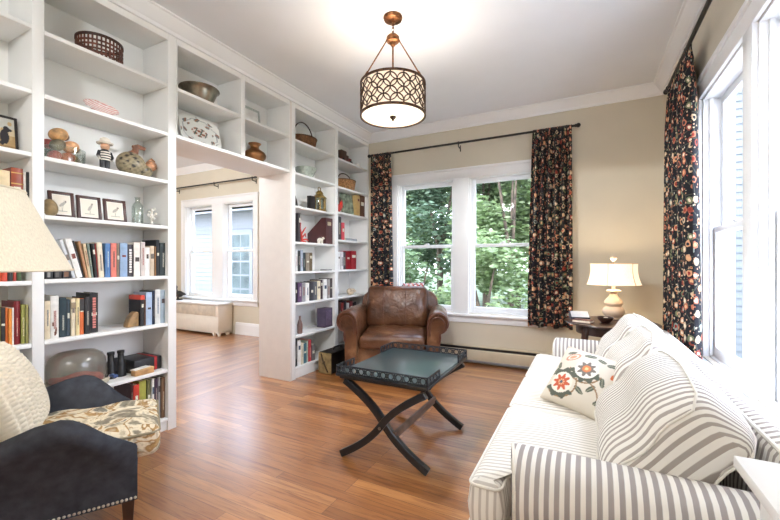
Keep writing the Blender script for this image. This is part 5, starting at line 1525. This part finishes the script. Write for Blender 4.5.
for s in (0, 1):
    g = []
    for j in range(ny+1):
        row = []
        for i in range(nx+1):
            u = -1+2*i/nx; v = -1+2*j/ny
            uu, vv = u, v
            m_ = abs(u)+abs(v)
            if m_ > 1.62: uu, vv = u*1.62/m_, v*1.62/m_          # clipped corners
            r = max(abs(uu), abs(vv), (abs(uu)+abs(vv))*.62)
            dish = .010*max(0, min(1, (r-.62)/.2))+.004*max(0, (r-.82)/.18)
            row.append(bm.verts.new(Mt @ Vector((uu*W_, -dish+s*.005, vv*H_)))); pu.append((uu, vv))
        g.append(row)
    G.append(g)
for s in (0, 1):
    for j in range(ny):
        for i in range(nx):
            q = [G[s][j][i], G[s][j][i+1], G[s][j+1][i+1], G[s][j+1][i]]
            bm.faces.new(q if s == 0 else q[::-1])
per = [(0, i) for i in range(nx)] + [(j, nx) for j in range(ny)] + [(ny, i) for i in range(nx, 0, -1)] + [(j, 0) for j in range(ny, 0, -1)]
for k in range(len(per)):
    (a, b), (c, d) = per[k], per[(k+1) % len(per)]
    bm.faces.new((G[0][a][b], G[1][a][b], G[1][c][d], G[0][c][d]))
o = build('platter_body', bm, painted(.2, .4), t, local=True, recalc=False, ang=50); paint_attr(o, lambda co, i: platter_c(*pu[i]))
bm = NB(); tube(bm, [(-.05, -.012, .004), (-.05, .075, .004), (-.05, .045, .12)], .003, 6); tube(bm, [(.05, -.012, .004), (.05, .075, .004), (.05, .045, .12)], .003, 6); tube(bm, [(-.05, .06, .06), (.05, .06, .06)], .003, 6); build('plate_stand', bm, BLACKIRON, t, local=True)
t = thing('photo_frame', 'clear glass picture frame standing on the top shelf over the doorway', 'frame', (-2.65, 2.44, 2.3245), PI/2)
bm = NB(); Mt = Matrix.Rotation(math.radians(-8), 4, 'X')
box(bm, -.11, .11, -.004, .004, 0, .19, Mt); build('glass_sheet', bm, CLEAR, t, local=True)
bm = NB(); box(bm, -.085, .085, -.0055, -.0045, .025, .165, Mt); build('white_mat', bm, plain((232, 232, 230), .7), t, local=True)
bm = NB(); box(bm, -.10, .10, .0, .07, 0, .006); box(bm, -.112, -.104, -.005, .005, 0, .192, Mt); box(bm, .104, .112, -.005, .005, 0, .192, Mt); build('frame_edge', bm, plain((214, 216, 216), .25), t, local=True)
bm = NB(); lathe(bm, [(0, 0), (.058, 0), (.062, .006), (.092, .045), (.098, .068), (.086, .094), (.050, .118), (.037, .132), (.037, .15), (.052, .166), (.056, .172), (.052, .174), (.033, .150), (.033, .132), (.046, .115), (0, .105)], (-2.60, 2.43, 2.0005), 48)
single('copper_vase', bm, plain((150, 104, 66), .28, .85, var=.2, scale=14), 'hammered copper vase on the lower shelf over the doorway', 'vase', ang=60)
bm = NB(); Mt = Matrix.Translation((-2.70, 2.50, 2.0005)) @ Matrix.Rotation(math.radians(8), 4, 'Y'); box(bm, -.006, .006, -.09, .09, .001, .19, Mt); single('white_tile', bm, plain((234, 234, 232), .4), 'plain white tile leaning behind the copper vase', 'tile', bevel=.002)

# --- right bookcase
def basket(label, c, r, h, hr, col, sy=1.2, rim=None):
    t = thing('handled_basket', label, 'basket', c)
    BM = plain(col, .8, var=.25, scale=70, bump=.5, bscale=160)
    bm = NB(); prof = [(0, 0), (r*.82, 0)]
    nrow = 12
    for k in range(nrow+1):
        z = h*k/nrow; q = r*(.82+.18*(k/nrow)**.8)
        prof += [(q+.003, z), (q, z+h/nrow*.5)]
    prof += [(r-.006, h), (r*.80, .006), (0, .006)]
    lathe(bm, prof, c, 44, sy=sy); build('woven_body', bm, BM, t, ang=60)
    bm = NB(); tube(bm, [Vector(c)+Vector((r*math.cos(2*PI*i/40), r*sy*math.sin(2*PI*i/40), h)) for i in range(40)], .006, 6, True); build('rim', bm, plain(tuple(int(v*.7) for v in col), .7, var=.2), t)
    bm = NB(); tube(bm, [Vector(c)+Vector((0, r*sy*math.cos(PI*i/20), h*.9+hr*math.sin(PI*i/20))) for i in range(21)], .006, 8); build('handle', bm, plain((60, 42, 34), .6, var=.2), t)
basket('dark brown handled basket on the top shelf right of the doorway', (-2.615, 3.10, 2.3175), .125, .095, .175, (120, 84, 56), 1.22)
basket('light tan round handled basket on the corner bay shelf', (-2.615, 3.86, 1.9935), .125, .125, .10, (176, 132, 88), 1.2)
bm = NB(); lathe(bm, [(0, 0), (.05, 0), (.052, .008), (.085, .04), (.108, .085), (.112, .11), (.108, .11), (.10, .085), (.078, .045), (.045, .016), (0, .014)], (-2.60, 3.12, 1.9975), 40)
single('glass_bowl', bm, plain((176, 186, 174), .12, .0, var=.15, scale=30, coat=.8), 'pale green cut glass bowl on the shelf above the brass lantern', 'bowl', ang=60)
# brass lantern
t = thing('brass_lantern', 'old brass lantern on the bookcase shelf beside a small black box', 'lantern', (-2.60, 3.345, 1.6755))
BRASS = plain((140, 116, 64), .32, .85, var=.25, scale=25); c_ = (-2.60, 3.345, 1.6755)
bm = NB(); lathe(bm, [(0, 0), (.085, 0), (.085, .02), (.07, .03), (0, .03)], c_, 8, M=None); build('lantern_base', bm, BRASS, t, ang=30)
bm = NB(); lathe(bm, [(.060, .03), (.060, .15), (.057, .15), (.057, .03), (.060, .03)], c_, 24); build('lantern_glass', bm, CLEAR, t)
for k in range(8):
    a = 2*PI*k/8; bm = NB(); tube(bm, [(c_[0]+.066*math.cos(a), c_[1]+.066*math.sin(a), c_[2]+.03), (c_[0]+.066*math.cos(a), c_[1]+.066*math.sin(a), c_[2]+.15)], .006, 6); build('corner_bar', bm, BRASS, t)
bm = NB(); lathe(bm, [(0, .15), (.082, .15), (.078, .165), (.05, .185), (.04, .20), (.04, .215), (.022, .235), (0, .238)], c_, 8); tube(bm, [(c_[0], c_[1]+.022*math.cos(2*PI*i/16), c_[2]+.255+.022*math.sin(2*PI*i/16)) for i in range(16)], .004, 6, True); build('lantern_top', bm, BRASS, t, ang=30)
bm = NB(); lathe(bm, [(0, .03), (.02, .03), (.02, .10), (0, .105)], c_, 16); build('candle', bm, plain((60, 50, 40), .6), t)
bm = NB(); box(bm, -2.60, -2.55, 3.135, 3.215, 1.6755, 1.825); single('black_box', bm, plain((40, 36, 34), .4, var=.2), 'small black box standing left of the brass lantern', 'box', bevel=.004)
bm = NB(); prism(bm, [(2.905, 0), (2.945, 0), (2.93, .06), (2.905, .115)], 'x', -2.65, -2.55); bmesh.ops.translate(bm, verts=bm.verts, vec=(0, 0, 1.6755)); single('iron_bookend', bm, plain((54, 50, 48), .5), 'dark iron wedge bookend at the left end of the lantern shelf', 'bookend', bevel=.003)
# red coral branch, magazine file, white cow, slim dark book
t = thing('coral_ornament', 'red branching coral ornament on the shelf left of the maroon file box', 'ornament', (-2.56, 3.01, 1.3275))
REDC = plain((198, 66, 58), .5, var=.12, scale=40); c_ = Vector((-2.56, 3.01, 1.3275))
bm = NB(); lathe(bm, [(0, 0), (.045, 0), (.042, .012), (.015, .02), (0, .02)], c_, 20); build('ornament_foot', bm, REDC, t)
for k, (pts, r_) in enumerate((([(0, 0, .015), (0, -.01, .08), (0, -.03, .14), (0, -.02, .20)], .012), ([(0, 0, .05), (.01, .04, .09), (0, .06, .06)], .010), ([(0, -.01, .08), (.01, .03, .14), (0, .06, .16)], .009), ([(0, -.02, .12), (0, -.06, .15), (0, -.06, .19)], .008), ([(0, .01, .03), (.02, .05, .035), (.01, .09, .02)], .010))):
    bm = NB(); tube(bm, [c_+Vector(p) for p in pts], [r_, r_, r_*.8, r_*.5][:len(pts)] if len(pts) == 4 else [r_, r_*.8, r_*.5], 8); build('branch', bm, REDC, t)
t = thing('magazine_file', 'maroon slanted magazine file on the bookcase shelf above the grey books', 'file box', (-2.62, 3.42, 1.3275))
MAR = plain((82, 44, 44), .5, var=.08)
prof = [(-2.755, 0), (-2.505, 0), (-2.505, .285), (-2.56, .285), (-2.755, .12)]
bm = NB()
for a, b in ((3.335, 3.340), (3.452, 3.457)): prism(bm, [(x, 1.3275+z) for x, z in prof], 'y', a, b)
build('side_panel', bm, MAR, t)
bm = NB(); box(bm, -2.510, -2.504, 3.335, 3.457, 1.3275, 1.6125); box(bm, -2.755, -2.505, 3.335, 3.457, 1.3275, 1.332); box(bm, -2.757, -2.752, 3.335, 3.457, 1.3275, 1.4475); fp = build('front_panel', bm, MAR, t, bevel=.0015)
bm = NB(); box(bm, -2.5045, -2.502, 3.365, 3.427, 1.53, 1.57); build('label_holder', bm, plain((186, 172, 140), .5), fp, bevel=.001)
bm = NB(); box(bm, -2.745, -2.515, 3.345, 3.447, 1.3325, 1.44); build('papers', bm, PAGES, t)
t = thing('white_cow', 'tiny white cow figurine in front of the maroon file box', 'figurine', (-2.53, 3.27, 1.3275))
bm = NB(); c_ = Vector((-2.53, 3.27, 1.3275)); ball(bm, c_+Vector((0, 0, .042)), .018, .04, .02, 12)
for y in (-.026, .026):
    for x in (-.009, .009): tube(bm, [c_+Vector((x, y, 0)), c_+Vector((x, y, .04))], [.006, .009], 8)
ball(bm, c_+Vector((.004, .048, .058)), .012, .018, .013, 10); tube(bm, [c_+Vector((0, .044, .068)), c_+Vector((.012, .044, .074))], .003, 6); tube(bm, [c_+Vector((0, .044, .068)), c_+Vector((-.012, .044, .074))], .003, 6)
tube(bm, [c_+Vector((0, -.04, .05)), c_+Vector((0, -.048, .025))], .003, 6); build('cow_body', bm, plain((226, 218, 204), .5, var=.1), t)
add_book(2.905, .03, .285, 0, (70, 66, 70), 'tall slim charcoal book', 'shelf with the red coral ornament', 1.3275)
t = thing('purple_box', 'square purple keepsake box alone on a lower shelf of the far bookcase', 'box', (-2.60, 3.42, .4155))
bm = NB(); box(bm, -2.63, -2.52, 3.34, 3.48, .4155, .622); build('box_body', bm, plain((84, 72, 94), .55, var=.1), t, bevel=.003)
bm = NB(); box(bm, -2.521, -2.5185, 3.36, 3.46, .44, .60); build('front_panel', bm, plain((104, 90, 116), .55, var=.15, scale=30), t)
bm = NB(); lathe(bm, [(0, 0), (.022, 0), (.026, .01), (.028, .09), (.018, .125), (.011, .14), (.011, .17), (.014, .175), (0, .178)], (-2.54, 2.955, .4155), 24); single('brown_bottle', bm, plain((120, 92, 84), .3), 'small brown bottle at the left end of the purple box shelf', 'bottle')
bm = NB(); box(bm, -2.60, -2.515, 3.36, 3.46, 1.0385, 1.050); single('flat_case', bm, plain((120, 122, 124), .4), 'thin grey case lying flat right of the books under the file box', 'case', bevel=.002)
# toy car etc. in the corner bay
t = thing('toy_truck', 'dark red and brown wooden toy truck on the top corner shelf', 'toy', (-2.57, 3.78, 2.3135)); c_ = Vector((-2.57, 3.78, 2.3135))
bm = NB(); box(bm, -2.605, -2.535, 3.67, 3.92, 2.333, 2.352); box(bm, -2.60, -2.54, 3.84, 3.90, 2.352, 2.385); build('chassis', bm, plain((112, 40, 36), .4), t, bevel=.004)
bm = NB(); box(bm, -2.603, -2.537, 3.68, 3.79, 2.352, 2.45); box(bm, -2.60, -2.54, 3.79, 3.84, 2.352, 2.41); build('cab', bm, plain((74, 50, 40), .5, var=.2), t, bevel=.006)
for y in (3.71, 3.87):
    for x in (-2.612, -2.534): bm = NB(); tube(bm, [(x, y, 2.3355), (x+.006, y, 2.3355)], .0215, 18); build('wheel', bm, plain((30, 26, 26), .6), t)
bm = NB(); lathe(bm, [(0, 0), (.04, 0), (.042, .01), (.03, .045), (.034, .055), (0, .056)], (-2.56, 4.06, 2.3135), 24); single('white_dish', bm, plain((232, 228, 222), .4), 'small white lidded dish right of the toy truck', 'dish')
t = thing('red_rooster', 'small red rooster figurine left of the green art book', 'figurine', (-2.55, 3.64, 1.7025)); c_ = Vector((-2.55, 3.64, 1.7025))
bm = NB(); ball(bm, c_+Vector((0, 0, .06)), .032, .05, .04, 14); tube(bm, [c_+Vector((0, .03, .07)), c_+Vector((0, .05, .11)), c_+Vector((0, .055, .13))], [.028, .02, .018], 10); tube(bm, [c_+Vector((0, -.03, .07)), c_+Vector((0, -.06, .12)), c_+Vector((0, -.05, .145))], [.024, .02, .008], 8)
lathe(bm, [(0, 0), (.028, 0), (.02, .012), (.010, .03), (0, .03)], c_, 16); build('rooster_body', bm, REDC, t)
bm = NB(); prism(bm, [(3.685, 1.842), (3.70, 1.856), (3.715, 1.84), (3.705, 1.828), (3.685, 1.832)], 'x', -2.555, -2.545); build('comb', bm, plain((170, 40, 40), .5), t)
t = thing('book', 'large green and grey art book facing out on the corner bay shelf', 'book', (-2.56, 3.865, 1.7025), PI/2)
Mt = Matrix.Rotation(math.radians(-7), 4, 'X')
bm = NB(); box(bm, -.128, .10, -.015, -.012, .001, .25, Mt); box(bm, -.128, .10, .012, .015, .001, .25, Mt); box(bm, -.131, -.128, -.015, .015, .001, .25, Mt); build('cover', bm, plain((112, 122, 106), .4, var=.45, scale=18), t, local=True)
bm = NB(); box(bm, -.127, .096, -.012, .012, .004, .246, Mt); build('page_block', bm, PAGES, t, local=True)
t = thing('book', 'grey book lying flat beside the coral pink book in the corner bay', 'book', (-2.57, 3.87, 1.3865))
bm = NB(); box(bm, -2.65, -2.515, 3.745, 3.98, 1.3865, 1.3895); box(bm, -2.65, -2.515, 3.745, 3.98, 1.4105, 1.4135); box(bm, -2.518, -2.515, 3.745, 3.98, 1.3865, 1.4135); build('cover', bm, plain((160, 166, 172), .5), t)
bm = NB(); box(bm, -2.648, -2.518, 3.748, 3.977, 1.3895, 1.4105); build('page_block', bm, PAGES, t)
t = thing('conch_shell', 'pale beige conch shell on the shelf above the leather armchair', 'shell', (-2.56, 3.93, .7315))
bm = NB(); c_ = Vector((-2.56, 3.93, .7315)); R = []
tube(bm, [c_+Vector((0, -.10+.20*k/12, .042+.005*math.sin(k))) for k in range(13)], [.006, .018, .030, .040, .040, .036, .036, .030, .028, .022, .018, .010, .003], 14)
build('shell_body', bm, plain((206, 186, 160), .5, var=.2, scale=30), t)
bm = NB(); box(bm, -2.60, -2.515, 3.56, 3.68, .1105, .118); Mt = Matrix.Translation((-2.58, 3.62, .118)) @ Matrix.Rotation(.5, 4, 'X'); box(bm, -.05, .05, -.004, .004, .002, .20, Mt); single('paper_folder', bm, plain((206, 204, 200), .7), 'white paper folder leaning on the bottom shelf behind the carrying case', 'folder')
# ================================================================= LIGHT, SKY, CAMERA
w = bpy.data.worlds.new('sky'); sc.world = w; w.use_nodes = True; nt = w.node_tree
for n in list(nt.nodes): nt.nodes.remove(n)
wo = nt.nodes.new('ShaderNodeOutputWorld'); bg = nt.nodes.new('ShaderNodeBackground')
tc = nt.nodes.new('ShaderNodeTexCoord'); sp = nt.nodes.new('ShaderNodeSeparateXYZ'); nt.links.new(tc.outputs['Generated'], sp.inputs[0])
r = ramp(nt, [(.0, (224, 228, 234)), (.5, (230, 238, 255)), (1., (200, 219, 255))]); mm = nt.nodes.new('ShaderNodeMath'); mm.operation = 'MULTIPLY_ADD'; mm.inputs[1].default_value = .5; mm.inputs[2].default_value = .5
nt.links.new(sp.outputs[2], mm.inputs[0]); nt.links.new(mm.outputs[0], r.inputs[0]); nt.links.new(r.outputs[0], bg.inputs[0])
bg.inputs[1].default_value = 5.6; nt.links.new(bg.outputs[0], wo.inputs[0])

def light(name, kind, loc, energy, color, rot=(0, 0, 0), **kw):
    l = bpy.data.lights.new(name, kind); l.energy = energy; l.color = color
    for k, v in kw.items(): setattr(l, k, v)
    o = bpy.data.objects.new(name, l); COL.objects.link(o); o.location = loc; o.rotation_euler = rot
    return o
sun = light('sun', 'SUN', (0, -5, 12), 3.2, (1, .96, .88), (math.radians(38), 0, math.radians(-22)), angle=.02); sun.data.energy = 1.8
def portal(loc, rot, sx, sy):
    o = light('window_portal', 'AREA', loc, 1, (1, 1, 1), rot, shape='RECTANGLE', size=sx, size_y=sy); o.data.cycles.is_portal = True
portal((-1.26, YB+.17, 1.32), (-PI/2, 0, 0), 1.7, 1.6)
portal((-5.34, YB+.17, 1.32), (-PI/2, 0, 0), 1.7, 1.6)
portal((XR+.17, 2.145, 1.34), (0, PI/2, 0), 1.6, 1.65)
portal((-1.05, YF-.17, 1.35), (PI/2, 0, 0), 2.4, 1.75)
portal((-7.17, 1.025, 1.35), (0, -PI/2, 0), 1.75, 1.3)
portal((-4.9, YF-.17, 1.35), (PI/2, 0, 0), 2.3, 1.75)
light('pendant_bulb', 'POINT', (px, py, 2.18), 5.2, (.98, .97, .95), shadow_soft_size=.05)
light('pendant_bulb', 'SPOT', (px, py, 2.052), 36, (.95, .98, 1), shadow_soft_size=.09, spot_size=PI, spot_blend=0)
light('corner_lamp_bulb', 'POINT', (0.205, 3.69, 1.045), 4.2, (1, .80, .56), shadow_soft_size=.04)
light('floor_lamp_bulb', 'POINT', (-1.486, .359, 1.24), 1.3, (1, .93, .84), shadow_soft_size=.04)

def added_fill_light(label, x, y, watts):  # invented fixture, out of view, added to brighten the interior
    fm = thing('added_ceiling_light', label, 'added fill light', (x, y, 2.68))
    bm = NB(); lathe(bm, [(0, 2.7495), (.17, 2.7495), (.175, 2.735), (.16, 2.725), (0, 2.725)], (x, y, 0), 40); build('fill_light_pan', bm, WHITE, fm)
    bm = NB(); lathe(bm, [(.15, 2.724), (.145, 2.70), (.11, 2.675), (.05, 2.663), (0, 2.66)], (x, y, 0), 40); build('fill_light_dome', bm, DIFF, fm)
    light('fill_bulb', 'POINT', (x, y, 2.56), watts, (.96, .98, 1), shadow_soft_size=.09)
added_fill_light('added flush ceiling light, out of view, brightening the far room', -5.0, 1.6, 66)
added_fill_light('added flush ceiling fill light behind the camera, out of view', -.9, -.75, 38)  # added fill in place of light bounced from behind the camera
cam = bpy.data.cameras.new('camera'); co = bpy.data.objects.new('camera', cam); COL.objects.link(co)
co.location = (0, 0, 1.12); co.rotation_euler = (PI/2, 0, math.atan2(196, 379.55))
cam.sensor_fit = 'HORIZONTAL'; cam.sensor_width = 36; cam.lens = 36*379.55/780; cam.shift_y = 3/780; cam.clip_start = .02; cam.clip_end = 200
sc.camera = co
sc.view_settings.view_transform = 'Standard'; sc.view_settings.look = 'None'; sc.view_settings.gamma = 1; sc.view_settings.use_curve_mapping = False
sc.view_settings.exposure = 1.14
try:
    sc.cycles.use_denoising = True; sc.cycles.max_bounces = 10; sc.cycles.diffuse_bounces = 6; sc.cycles.transparent_max_bounces = 16; sc.cycles.sample_clamp_indirect = 6.0
except Exception: pass
